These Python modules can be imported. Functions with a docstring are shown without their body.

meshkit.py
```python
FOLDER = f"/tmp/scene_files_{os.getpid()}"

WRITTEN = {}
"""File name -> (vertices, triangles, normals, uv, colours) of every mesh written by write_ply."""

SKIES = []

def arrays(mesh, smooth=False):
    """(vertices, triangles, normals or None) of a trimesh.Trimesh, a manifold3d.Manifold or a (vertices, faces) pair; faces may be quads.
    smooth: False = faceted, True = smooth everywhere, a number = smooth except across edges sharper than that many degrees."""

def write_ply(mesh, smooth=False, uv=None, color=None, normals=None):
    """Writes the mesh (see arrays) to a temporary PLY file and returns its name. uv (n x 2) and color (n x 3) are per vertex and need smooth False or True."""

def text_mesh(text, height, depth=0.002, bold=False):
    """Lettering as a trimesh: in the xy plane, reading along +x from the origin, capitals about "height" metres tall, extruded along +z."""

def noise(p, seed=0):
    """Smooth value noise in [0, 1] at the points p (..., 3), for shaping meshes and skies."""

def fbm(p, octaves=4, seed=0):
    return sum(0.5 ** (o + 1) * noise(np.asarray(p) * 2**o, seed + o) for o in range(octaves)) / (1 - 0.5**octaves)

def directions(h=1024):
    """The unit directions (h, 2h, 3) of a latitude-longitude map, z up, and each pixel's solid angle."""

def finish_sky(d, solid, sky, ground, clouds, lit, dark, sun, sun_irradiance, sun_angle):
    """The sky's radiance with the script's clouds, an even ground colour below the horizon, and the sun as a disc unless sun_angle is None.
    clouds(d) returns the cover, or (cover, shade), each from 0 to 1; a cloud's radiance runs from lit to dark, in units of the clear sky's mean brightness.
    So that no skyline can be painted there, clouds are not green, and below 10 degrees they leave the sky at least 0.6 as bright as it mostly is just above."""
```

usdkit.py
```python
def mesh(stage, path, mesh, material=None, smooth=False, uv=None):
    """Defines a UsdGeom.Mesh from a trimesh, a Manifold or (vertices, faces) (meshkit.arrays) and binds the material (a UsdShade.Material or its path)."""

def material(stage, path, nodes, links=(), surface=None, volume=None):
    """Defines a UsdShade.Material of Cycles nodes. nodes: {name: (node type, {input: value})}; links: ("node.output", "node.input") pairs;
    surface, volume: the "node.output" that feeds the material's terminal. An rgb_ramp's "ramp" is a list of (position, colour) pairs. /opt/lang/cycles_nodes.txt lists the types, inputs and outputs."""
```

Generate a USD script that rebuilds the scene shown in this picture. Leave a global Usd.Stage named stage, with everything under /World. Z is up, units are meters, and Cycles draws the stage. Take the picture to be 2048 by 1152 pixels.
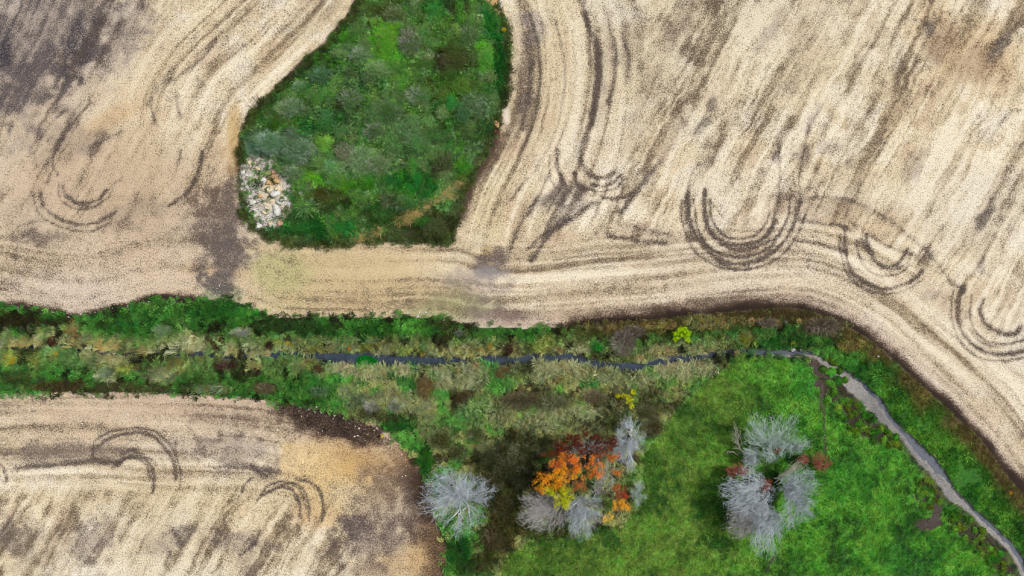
import math
import numpy as np
import usdkit
from scipy.cluster.vq import kmeans2
from pxr import Usd, UsdGeom, UsdLux, UsdShade, Sdf, Gf, Vt

stage = Usd.Stage.CreateInMemory()
UsdGeom.SetStageUpAxis(stage, UsdGeom.Tokens.z)
UsdGeom.SetStageMetersPerUnit(stage, 1.0)
UsdGeom.Xform.Define(stage, '/World')
UsdGeom.Scope.Define(stage, '/World/Looks')

# ------------------------------------------------------------------ camera, sky, sun, exposure
H = 96.0                      # the drone hovers this high and looks straight down
S = 0.07                      # metres on the ground per pixel of the 2048-wide photograph
cam = UsdGeom.Camera.Define(stage, '/World/camera')
cam.CreateHorizontalApertureAttr(36.0)
cam.CreateVerticalApertureAttr(20.25)
cam.CreateFocalLengthAttr(36.0 * H / (2048 * S))
cam.CreateClippingRangeAttr(Gf.Vec2f(0.5, 5000))
cam.AddTranslateOp().Set(Gf.Vec3d(0, 0, H))
EXPOSURE = 2.05
cam.CreateExposureAttr(EXPOSURE)

SUN_DIR = np.array([0.58, 0.18, 0.74]); SUN_DIR /= np.linalg.norm(SUN_DIR)
sun_el = math.asin(SUN_DIR[2]); sun_rot = math.atan2(SUN_DIR[0], SUN_DIR[1])
dome_mat = usdkit.material(stage, '/World/Looks/overcast_sky', {
    'sky': ('sky_texture', {'sky_type': 'single_scattering', 'sun_disc': False, 'sun_elevation': sun_el, 'sun_rotation': sun_rot}),
    'tc': ('texture_coordinate', {}),
    'noise': ('noise_texture', {'scale': 2.6, 'detail': 5.0, 'roughness': 0.6}),
    'ramp': ('rgb_ramp', {'ramp': [(0.3, (0.72, 0.72, 0.72)), (0.7, (1, 1, 1))]}),
    'bw': ('rgb_to_bw', {}),
    'white': ('mix', {'mix_type': 'multiply', 'fac': 1.0, 'color1': (1.0, 1.0, 1.02)}),
    'mul': ('mix', {'mix_type': 'mix', 'color2': (5.2, 5.3, 5.5)}),
    'bg': ('background_shader', {'strength': 0.07})},
    [('tc.generated', 'noise.vector'), ('noise.fac', 'ramp.fac'), ('sky.color', 'mul.color1'), ('ramp.color', 'bw.color'), ('bw.val', 'mul.fac'),
     ('mul.color', 'bg.color')], surface='bg.background')
dome = UsdLux.DomeLight.Define(stage, '/World/sky')
UsdShade.MaterialBindingAPI.Apply(dome.GetPrim()).Bind(dome_mat)
dome.GetPrim().SetCustomDataByKey('kind', 'structure')
sun = UsdLux.DistantLight.Define(stage, '/World/sun')
sun.CreateIntensityAttr(0.8); sun.CreateAngleAttr(5.0); sun.CreateNormalizeAttr(True)
sun.CreateColorAttr(Gf.Vec3f(1.0, 0.97, 0.93))
_z = SUN_DIR; _x = np.cross([0, 1, 0], _z); _x /= np.linalg.norm(_x); _y = np.cross(_z, _x)
sun.AddTransformOp().Set(Gf.Matrix4d(*_x, 0, *_y, 0, *_z, 0, 0, 0, 0, 1))

# ------------------------------------------------------------------ small helpers
K = 4.2                      # how bright a white matt sheet on the ground comes out (linear)


def lin(c):
    c = np.asarray(c, float) / 255.0
    return np.where(c <= 0.04045, c / 12.92, ((c + 0.055) / 1.055) ** 2.4)


def alb(c, gain=1.0):
    return np.minimum(lin(c) / K * gain, 0.85)


def vn(u, v, seed=0):
    """Value noise in 0..1 of two coordinates."""
    u = np.asarray(u, float); v = np.asarray(v, float)
    iu = np.floor(u).astype(np.int64); iv = np.floor(v).astype(np.int64)
    fu = u - iu; fv = v - iv
    fu = fu * fu * (3 - 2 * fu); fv = fv * fv * (3 - 2 * fv)

    def h(a, b):
        x = (a * 374761393 + b * 668265263 + seed * 974711) & 0xFFFFFFFF
        x = ((x ^ (x >> 13)) * 1274126177) & 0xFFFFFFFF
        x = ((x ^ (x >> 15)) * 2246822519) & 0xFFFFFFFF
        return ((x ^ (x >> 16)) & 0xFFFFFF) / 16777215.0
    a = h(iu, iv) * (1 - fu) + h(iu + 1, iv) * fu
    b = h(iu, iv + 1) * (1 - fu) + h(iu + 1, iv + 1) * fu
    return a * (1 - fv) + b * fv


def fb(u, v, seed=0, o=3):
    t = 0; n = 0
    for k in range(o):
        t = t + vn(u * 2 ** k, v * 2 ** k, seed + 17 * k) * 0.55 ** k; n += 0.55 ** k
    return t / n


def ss(a, b, x):
    t = np.clip((x - a) / (b - a), 0, 1)
    return t * t * (3 - 2 * t)


def curve(pts, n=8):
    """A smooth line through the points."""
    p = np.asarray(pts, float)
    q = np.vstack([2 * p[0] - p[1], p, 2 * p[-1] - p[-2]])
    out = []
    for i in range(1, len(q) - 2):
        t = np.linspace(0, 1, n, endpoint=False)[:, None]
        a, b, c, d = q[i - 1], q[i], q[i + 1], q[i + 2]
        out.append(0.5 * (2 * b + (c - a) * t + (2 * a - 5 * b + 4 * c - d) * t ** 2 + (3 * b - a - 3 * c + d) * t ** 3))
    return np.vstack(out + [p[-1:]])


def seg_dist(px, py, line, extra=None):
    """Distance to a polyline; with extra, also that value carried along the line, and the side."""
    best = np.full(px.shape, 1e9); val = np.zeros(px.shape); side = np.zeros(px.shape)
    for i in range(len(line) - 1):
        a, b = line[i], line[i + 1]
        d = b - a; l2 = max(d @ d, 1e-9)
        t = np.clip(((px - a[0]) * d[0] + (py - a[1]) * d[1]) / l2, 0, 1)
        ex = px - a[0] - t * d[0]; ey = py - a[1] - t * d[1]
        q = ex * ex + ey * ey
        m = q < best
        best = np.where(m, q, best)
        if extra is not None:
            val = np.where(m, extra[i] * (1 - t) + extra[i + 1] * t, val)
            side = np.where(m, np.sign(d[0] * ey - d[1] * ex), side)
    return (np.sqrt(best), val, side) if extra is not None else np.sqrt(best)


def inside(px, py, poly):
    r = np.zeros(px.shape, bool)
    n = len(poly)
    for i in range(n):
        (x1, y1), (x2, y2) = poly[i], poly[(i + 1) % n]
        if y1 == y2:
            continue
        c = ((y1 > py) != (y2 > py)) & (px < (x2 - x1) * (py - y1) / (y2 - y1) + x1)
        r ^= c
    return r


def sdf(px, py, poly):
    """Signed distance in photograph pixels, negative inside."""
    poly = np.asarray(poly, float)
    d = seg_dist(px, py, np.vstack([poly, poly[:1]]))
    return np.where(inside(px, py, poly), -d, d)


# ------------------------------------------------------------------ outlines (photograph pixels, 2048 wide; turned into metres on the ground below)
ISLAND = [(830, -320), (770, -80), (722, 0), (700, 40), (655, 92), (600, 142), (550, 187), (510, 225), (492, 255), (484, 290), (480, 330), (480, 380), (487, 425), (505, 455),
          (540, 476), (590, 486), (640, 490), (700, 487), (760, 483), (840, 483), (903, 484), (912, 440), (925, 400), (938, 365), (955, 335), (975, 300), (1000, 240), (1012, 190),
          (1020, 130), (1018, 80), (1004, 30), (990, 0), (970, -80), (990, -320)]
BANK_N = [(-900, 640), (-200, 600), (0, 610), (70, 622), (135, 632), (195, 631), (250, 617), (295, 603), (333, 599), (365, 605), (395, 600), (430, 598), (475, 605), (520, 622), (555, 636), (650, 636),
          (740, 637), (823, 634), (893, 637), (925, 648), (965, 655), (1050, 657), (1136, 654), (1205, 646), (1290, 640), (1350, 634), (1430, 626), (1487, 621), (1556, 616), (1608, 618),
          (1660, 634), (1695, 652), (1747, 684), (1799, 730), (1845, 772), (1880, 803), (1917, 838), (1950, 866), (1973, 893), (2008, 944), (2048, 992), (2120, 1085), (2300, 1300), (2700, 1900)]
BANK_S = [(-900, 800), (0, 788), (100, 785), (174, 783), (270, 784), (347, 787), (430, 790), (521, 797), (560, 806), (620, 815), (700, 830), (760, 852), (795, 882), (825, 915), (850, 950), (868, 1000),
          (880, 1050), (893, 1090), (889, 1152), (880, 1400), (860, 1900)]
CORRIDOR = BANK_N + BANK_S[::-1]
SW_FIELD = BANK_S + [(-900, 1900)]
MEADOW = [(1480, 706), (1560, 714), (1610, 722), (1640, 738), (1690, 775), (1735, 825), (1775, 870), (1820, 915), (1850, 955), (1880, 1000), (1905, 1015), (1940, 1040), (1975, 1075), (2015, 1130), (2060, 1200),
          (2200, 1400), (2500, 1900), (980, 1900), (985, 1200), (995, 1150), (1018, 1103), (1060, 1080), (1150, 1072), (1250, 1045), (1272, 990), (1285, 905), (1330, 842), (1395, 775), (1440, 735)]
CREEK = np.array([(-400, 700, 7), (-60, 695, 5), (20, 694, 5), (104, 693, 6), (139, 698, 6), (208, 706, 5), (278, 711, 5), (347, 708, 5), (427, 710, 6), (486, 715, 7), (555, 711, 7), (608, 713, 8), (650, 715, 10),
                  (694, 718, 12), (735, 718, 13), (771, 722, 14), (858, 720, 11), (928, 721, 10), (997, 720, 11), (1032, 721, 10), (1067, 717, 10), (1136, 717, 11), (1171, 724, 10), (1205, 731, 10), (1240, 735, 12),
                  (1275, 735, 10), (1327, 723, 9), (1348, 718, 10), (1383, 720, 10), (1417, 712, 9), (1462, 703, 6), (1504, 703, 6), (1556, 706, 7), (1608, 708, 7), (1636, 714, 8), (1660, 733, 10), (1695, 756, 14),
                  (1723, 783, 18), (1758, 818, 16), (1782, 847, 11), (1810, 873, 11), (1841, 905, 14), (1869, 938, 15), (1890, 966, 13), (1904, 990, 12), (1931, 1010, 8), (1959, 1036, 8), (1990, 1064, 9), (2018, 1091, 9),
                  (2039, 1122, 9), (2052, 1150, 9), (2100, 1230, 9), (2300, 1550, 9)])
_cl = curve(CREEK, 5)
CREEK_XY, CREEK_W = _cl[:, :2], _cl[:, 2]

# wheel tracks and bare streaks: (points, width, strength)
TRACKS = [
    # two loops in the middle of the north field
    ([(1171, 28), (1178, 52), (1193, 95), (1195, 139), (1190, 191), (1183, 236), (1167, 280), (1160, 312), (1164, 332), (1178, 347), (1194, 355), (1212, 354), (1228, 346)], 8, .46),
    ([(1195, 95), (1199, 150), (1193, 200), (1185, 245)], 11, .45), ([(1222, 60), (1232, 110), (1228, 160), (1215, 210)], 6, .3),
    ([(1245, 70), (1258, 120), (1250, 170)], 5, .22), ([(1178, 52), (1170, 20), (1165, -30)], 5, .3),
    ([(1115, 302), (1114, 330), (1121, 349), (1128, 368)], 6, .62), ([(1181, 368), (1205, 372), (1226, 366), (1240, 352)], 6, .5),
    ([(1190, 388), (1212, 396), (1242, 396), (1262, 388)], 5, .42), ([(1148, 345), (1155, 368), (1172, 380)], 7, .5),
    ([(1240, 425), (1270, 388), (1300, 348), (1325, 318)], 9, .42), ([(1055, 500), (1085, 470), (1120, 450)], 5, .35), ([(1062, 520), (1100, 468), (1160, 425), (1195, 402)], 9, .4),
    ([(1020, 500), (1040, 450), (1075, 395), (1100, 340)], 5, .3), ([(1215, 470), (1262, 480), (1330, 486)], 8, .42), ([(1270, 455), (1300, 462), (1340, 470)], 6, .2),
    # three parallel ruts that sweep past the east side of the scrub
    ([(1060, 30), (1075, 90), (1080, 150), (1076, 210), (1062, 260), (1040, 310)], 4, .3), ([(1110, 40), (1126, 100), (1130, 160), (1122, 220), (1104, 280), (1070, 340), (1020, 400)], 4, .3),
    ([(1142, 60), (1150, 120), (1148, 180), (1136, 240), (1110, 300)], 3, .22), ([(1052, 70), (1063, 120), (1058, 190), (1050, 250)], 14, .22),
    # ring tracks along the creek
    ([(1410, 380), (1409, 415), (1417, 458), (1444, 483), (1476, 490), (1506, 486), (1532, 472), (1551, 443)], 7, .68), ([(1376, 385), (1379, 430), (1388, 462), (1400, 485), (1424, 510), (1452, 524), (1485, 528), (1522, 518), (1554, 497), (1577, 470), (1592, 435), (1599, 405)], 6, .58),
    ([(1372, 395), (1374, 440), (1384, 478)], 9, .42), ([(1395, 475), (1436, 506), (1484, 514), (1530, 501), (1562, 467)], 5, .5), ([(1440, 488), (1475, 500), (1512, 494), (1540, 480)], 5, .5), ([(1430, 522), (1470, 537), (1500, 536)], 4, .35),
    ([(1374, 390), (1384, 345), (1402, 325)], 4, .25), ([(1600, 405), (1600, 350), (1618, 250)], 4, .3), ([(1545, 440), (1556, 400), (1560, 340), (1558, 290)], 4, .25), ([(1488, 452), (1502, 435), (1512, 440)], 3, .25),
    ([(1600, 440), (1640, 447), (1680, 452), (1700, 460)], 6, .38), ([(1588, 480), (1640, 488), (1690, 505)], 7, .42), ([(1690, 455), (1691, 500), (1704, 545), (1730, 566), (1767, 577), (1802, 572), (1830, 558), (1846, 540)], 5, .58),
    ([(1733, 470), (1736, 492), (1746, 516), (1766, 532), (1790, 531), (1806, 516), (1814, 500)], 6, .55), ([(1722, 480), (1738, 498)], 9, .5), ([(1755, 528), (1785, 540), (1812, 528), (1822, 508)], 4, .38), ([(1700, 445), (1730, 460), (1770, 490), (1830, 510)], 5, .25),
    ([(1928, 572), (1916, 600), (1916, 636), (1927, 667), (1948, 691), (1980, 706), (2012, 709), (2060, 700)], 7, .62), ([(1966, 600), (1961, 626), (1971, 648), (1996, 664), (2026, 668), (2044, 652)], 8, .6), ([(1940, 660), (1962, 685), (1995, 695)], 4, .4), ([(1900, 565), (1930, 580)], 7, .35),
    ([(1590, 400), (1650, 395), (1720, 408), (1790, 450), (1850, 500), (1900, 560)], 7, .2), ([(1420, 400), (1450, 440), (1470, 450)], 3, .2),
    # fine outer rings of the turns
    ([(1362, 400), (1366, 450), (1382, 492), (1412, 520), (1450, 536), (1490, 540), (1530, 530), (1568, 506), (1595, 470), (1610, 430)], 3, .4), ([(1420, 400), (1424, 440), (1446, 470), (1478, 478), (1508, 472), (1530, 450), (1538, 425)], 3, .5),
    ([(1388, 400), (1394, 450), (1412, 488), (1440, 508)], 3, .45), ([(1545, 480), (1566, 455), (1578, 425), (1580, 395)], 3, .45), ([(1680, 470), (1682, 510), (1700, 556), (1735, 580), (1775, 588), (1815, 578), (1848, 556)], 3, .35), ([(1712, 480), (1718, 512), (1736, 540), (1764, 552), (1796, 548), (1820, 530)], 3, .4),
    ([(1906, 580), (1902, 620), (1910, 662), (1932, 698), (1968, 718), (2010, 722), (2060, 712)], 3, .4), ([(1945, 590), (1940, 630), (1950, 662), (1978, 684), (2014, 688), (2048, 680)], 3, .45), ([(118, 365), (120, 396), (145, 416), (178, 418), (212, 400), (226, 378)], 3, .4),
    ([(66, 390), (74, 422), (104, 446), (142, 460), (180, 462), (222, 446)], 3, .35), ([(185, 915), (192, 880), (228, 862), (272, 856), (310, 864), (342, 892), (358, 930), (362, 970)], 3, .38), ([(225, 935), (242, 920), (272, 917), (292, 930), (300, 955)], 3, .4),
    ([(515, 1000), (534, 974), (568, 962), (598, 972), (616, 1000), (618, 1040)], 3, .38), ([(1100, 310), (1098, 345), (1110, 375)], 3, .35), ([(1172, 375), (1200, 384), (1232, 376), (1250, 356)], 3, .35),
    # west side
    ([(125, 372), (131, 390), (150, 404), (176, 406), (200, 396), (214, 380)], 5, .55), ([(138, 392), (160, 412), (190, 411), (208, 398)], 3, .35), ([(80, 385), (85, 410), (108, 431), (140, 446), (172, 449), (202, 440), (232, 424)], 5, .48),
    ([(115, 350), (106, 325), (118, 290), (148, 243), (182, 205)], 4, .35), ([(70, 335), (72, 300), (96, 255), (125, 225)], 5, .32), ([(303, 196), (305, 228), (314, 252)], 4, .38), ([(354, 193), (354, 215), (361, 236)], 6, .38),
    ([(404, 305), (397, 342), (376, 382), (338, 412)], 5, .42), ([(362, 300), (352, 345), (345, 360)], 3, .3), ([(200, 395), (225, 370), (240, 360)], 4, .3), ([(20, 470), (45, 450), (90, 440)], 5, .25), ([(30, 520), (40, 480), (80, 450)], 4, .2),
    ([(203, 40), (175, 90), (140, 128)], 16, .5), ([(245, 40), (215, 90), (185, 140), (160, 170)], 11, .3), ([(430, 80), (405, 115), (340, 165)], 8, .28), ([(345, 135), (320, 165), (295, 210)], 8, .25), ([(455, 75), (440, 95)], 7, .22),
    ([(240, 262), (210, 280), (180, 295)], 9, .35), ([(150, 240), (120, 280), (90, 330)], 12, .2),
    # south-west field
    ([(196, 893), (226, 873), (271, 866), (302, 871), (326, 892), (344, 917), (351, 946), (352, 960)], 4, .55), ([(236, 930), (250, 916), (274, 912), (296, 924), (307, 950), (305, 985)], 4, .6), ([(243, 908), (267, 901), (302, 920), (312, 930)], 4, .4),
    ([(30, 937), (121, 930), (184, 922), (240, 924)], 8, .4), ([(190, 921), (215, 926), (240, 925)], 6, .4), ([(524, 992), (545, 979), (570, 973), (588, 986), (600, 1010), (599, 1032)], 4, .55), ([(540, 985), (575, 966), (603, 985), (612, 1015)], 3, .4),
    ([(483, 983), (492, 966), (505, 955)], 3, .45), ([(590, 958), (615, 962), (639, 982), (646, 1016), (644, 1042)], 4, .5), ([(-8, 925), (9, 940), (13, 962)], 5, .5), ([(350, 880), (353, 930)], 3, .2), ([(318, 905), (330, 935)], 3, .2),
    ([(505, 935), (525, 950), (545, 952)], 5, .35), ([(600, 940), (620, 965)], 4, .3), ([(480, 1110), (510, 1085), (520, 1060)], 4, .4), ([(345, 1060), (365, 1090)], 7, .3), ([(330, 1130), (340, 1105)], 6, .25),
]
# bare or dark patches: (x, y, rx, ry, degrees, strength, soil colour or None)
PURPLE = (82, 72, 68); BROWN = (98, 78, 64); DARK = (42, 28, 20)
PATCHES = [
    (1105, 400, 46, 24, -25, .55, PURPLE), (1150, 375, 30, 16, 0, .45, PURPLE), (1135, 430, 60, 16, -35, .3, PURPLE), (1285, 460, 70, 14, 5, .25, BROWN), (1205, 130, 24, 90, 5, .22, BROWN), (1258, 95, 18, 60, 0, .22, BROWN),
    (1062, 55, 34, 45, 0, .3, (110, 100, 100)), (1052, 150, 18, 70, 0, .3, BROWN), (1045, 200, 12, 18, 0, .35, PURPLE), (1880, 80, 40, 45, 30, .42, (112, 84, 58)), (1960, 120, 55, 40, -30, .3, (112, 84, 58)), (2005, 85, 14, 30, 30, .4, PURPLE),
    (1855, 60, 14, 26, 30, .35, PURPLE), (1422, 210, 12, 18, 20, .5, (70, 62, 58)), (1405, 245, 12, 26, 30, .35, (70, 62, 58)), (1608, 305, 20, 22, 20, .4, PURPLE), (1552, 310, 14, 14, 0, .35, PURPLE), (1625, 240, 8, 30, 20, .3, PURPLE), (1655, 300, 26, 18, 0, .25, BROWN),
    (1700, 330, 14, 8, 0, .35, PURPLE), (1830, 330, 20, 40, 35, .3, BROWN), (1965, 440, 12, 34, 25, .42, PURPLE), (1975, 425, 24, 7, -20, .3, PURPLE), (1963, 525, 8, 20, 0, .3, PURPLE), (1640, 410, 120, 26, 5, .2, BROWN), (1900, 610, 60, 40, 40, .12, (120, 96, 70)),
    (1865, 590, 20, 12, 0, .25, PURPLE), (1350, 260, 20, 70, 30, .2, BROWN), (1540, 60, 12, 60, 30, .25, PURPLE), (1585, 170, 10, 50, 30, .2, BROWN), (1370, 40, 20, 60, 30, .2, BROWN), (1290, 200, 24, 80, 25, .16, BROWN),
    # west
    (90, 60, 190, 110, -40, .58, (82, 74, 76)), (30, 170, 90, 120, -30, .42, (80, 72, 74)), (165, 90, 34, 70, 32, .36, (52, 48, 56)), (10, 100, 14, 40, 10, .4, (52, 48, 56)), (250, 60, 40, 110, 32, .32, (88, 78, 78)), (20, 0, 100, 30, 0, .1, (80, 72, 78)),
    (190, 278, 46, 20, -35, .38, (92, 74, 64)), (120, 290, 40, 70, 35, .2, BROWN), (80, 475, 62, 16, 3, .45, (92, 78, 72)), (440, 430, 56, 66, 0, .7, (100, 86, 78)), (452, 520, 46, 60, 0, .85, (96, 86, 82)), (448, 575, 38, 24, 0, .7, (94, 86, 84)), (395, 395, 40, 30, 0, .2, BROWN),
    (270, 420, 90, 22, -8, .25, BROWN), (40, 420, 60, 50, 0, .14, BROWN), (20, 560, 30, 12, 0, .12, BROWN), (230, 450, 60, 16, 0, .25, BROWN), (460, 300, 20, 40, 0, .1, (180, 140, 80)),
    (978, 525, 26, 26, 0, .5, (100, 88, 84)), (1000, 510, 18, 14, 30, .4, (98, 84, 80)), (955, 522, 16, 14, 0, .4, (98, 84, 80)), (955, 575, 60, 40, 0, .34, (128, 116, 110)), (930, 555, 90, 14, 0, .25, (140, 128, 120)), (985, 545, 40, 12, 0, .3, (140, 136, 136)),
    (975, 630, 60, 24, 0, .35, (128, 114, 106)), (900, 600, 60, 30, 0, .1, (140, 130, 96)), (1010, 640, 30, 20, 0, .2, (120, 98, 90)),
    # south-west
    (490, 905, 90, 34, 4, .4, (98, 86, 84)), (390, 900, 60, 24, 0, .25, (100, 84, 74)), (470, 845, 90, 26, 3, .26, (110, 88, 74)), (520, 940, 44, 12, 15, .42, (84, 74, 72)), (760, 1010, 80, 66, 0, .36, (104, 82, 72)), (790, 960, 60, 50, 30, .42, (112, 90, 68)),
    (730, 1085, 80, 50, -10, .42, (92, 78, 74)), (700, 1055, 34, 20, 0, .3, (84, 72, 70)), (835, 1010, 36, 70, 0, .3, (90, 74, 68)), (745, 1140, 40, 26, 30, .3, (100, 82, 72)), (690, 905, 110, 26, 8, .2, (140, 100, 60)),
    (180, 1085, 34, 50, 35, .36, (92, 80, 78)), (30, 1075, 50, 40, 20, .36, (96, 84, 78)), (90, 1110, 70, 60, 20, .25, (110, 96, 76)), (490, 1090, 60, 22, 8, .36, (92, 80, 76)), (345, 1075, 50, 22, -20, .28, (100, 88, 82)), (150, 905, 160, 26, -3, .22, (112, 98, 90)), (500, 1140, 24, 30, 20, .26, (104, 88, 80)),
]
# colour drifts of the straw itself: (x, y, rx, ry, degrees, weight, colour)
DRIFTS = [
    (690, 560, 240, 90, 0, .8, (208, 184, 138)), (560, 560, 80, 80, 0, .45, (206, 190, 140)), (300, 560, 220, 70, 0, .5, (222, 198, 170)), (140, 590, 140, 50, 0, .7, (222, 204, 186)), (230, 330, 200, 110, 0, .55, (212, 188, 148)), (470, 265, 18, 60, 0, .7, (200, 164, 104)),
    (280, 150, 110, 90, -30, .4, (222, 196, 152)), (230, 400, 280, 110, 0, .55, (198, 174, 148)), (90, 330, 160, 90, 0, .4, (204, 180, 154)), (90, 200, 120, 110, 0, .5, (196, 172, 148)), (60, 60, 220, 120, 0, .6, (188, 174, 166)), (430, 540, 60, 10, 4, .6, (208, 170, 122)), (220, 240, 60, 20, -30, .5, (206, 170, 124)),
    (970, 515, 14, 24, 0, .9, (200, 160, 108)), (980, 430, 40, 90, 0, .4, (226, 206, 160)), (1350, 60, 400, 200, 0, .4, (222, 210, 182)), (1560, 370, 240, 40, 5, .55, (232, 218, 192)), (1240, 30, 60, 26, 0, .6, (232, 222, 204)), (1940, 420, 140, 90, 0, .5, (230, 220, 202)),
    (1700, 430, 140, 30, 12, .4, (206, 178, 142)), (1500, 580, 420, 40, 0, .35, (222, 202, 176)), (1300, 640, 300, 20, 0, .4, (206, 176, 158)), (1010, 640, 60, 20, 0, .5, (192, 166, 150)), (1930, 100, 110, 70, 20, .6, (208, 178, 134)), (1110, 160, 40, 180, 0, .4, (218, 194, 154)),
    (680, 950, 110, 70, 0, .8, (228, 194, 130)), (690, 1010, 40, 50, 0, .8, (232, 212, 172)), (720, 930, 80, 30, 10, .6, (206, 164, 100)), (640, 1030, 50, 30, 0, .5, (212, 170, 110)), (860, 1110, 40, 60, 0, .8, (214, 178, 126)), (790, 1130, 60, 40, 0, .6, (214, 178, 126)),
    (150, 835, 220, 40, 0, .5, (218, 196, 168)), (420, 810, 200, 24, 0, .5, (198, 172, 148)), (380, 1000, 340, 40, 0, .4, (216, 194, 152)), (300, 1080, 160, 70, 0, .5, (224, 208, 178)), (560, 1110, 120, 40, 0, .4, (220, 200, 166)), (830, 920, 60, 40, 30, .6, (170, 134, 96)),
]


def ell(px, py, x, y, rx, ry, deg):
    a = math.radians(deg); c, s = math.cos(a), math.sin(a)
    dx, dy = px - x, py - y
    return np.sqrt(((dx * c + dy * s) / rx) ** 2 + ((-dx * s + dy * c) / ry) ** 2)


def creek_info(px, py):
    d, w, side = seg_dist(px, py, CREEK_XY, CREEK_W)
    return d, w, side             # side +1: right-hand bank when walking east = south


def height(px, py, cr=None, dI=None):
    """The lie of the land in metres, for points of the photograph."""
    d, w, side = cr if cr is not None else creek_info(px, py)
    if dI is None:
        dI = sdf(px, py, ISLAND)
    w = w * (0.82 + 0.36 * vn(px / 16, py / 16, 5))
    e = d - w
    z = 0.30 * (fb(px / 260, py / 260, 3) - 0.5) * ss(20, 160, e)
    z = z - 0.72 * (1 - ss(0, 62, e))
    z = z + 0.9 * ss(0, 110, -dI)
    off = side * d / np.maximum(w, 1)                      # -1 north/east edge .. +1 south/west edge
    thr = np.interp(px, [1470, 1520, 1600, 1640, 1680, 1740, 1780, 1830, 1880, 1900, 1935, 1970, 2048], [2, .7, .3, -.7, -.75, -.6, -.25, .25, .0, -.6, -.5, .1, 0.0])
    wet = ss(.12, -.12, off - thr + 0.5 * (vn(px / 9, py / 9, 8) - .5))
    z = z - ss(-1.0, 4.5, -e) * (0.14 + 0.42 * wet)
    return z, e, wet


def ground(px, py, z):
    """Metres on the ground for points of the photograph."""
    return (px - 1024) * S * (H - z) / H, (576 - py) * S * (H - z) / H


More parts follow.
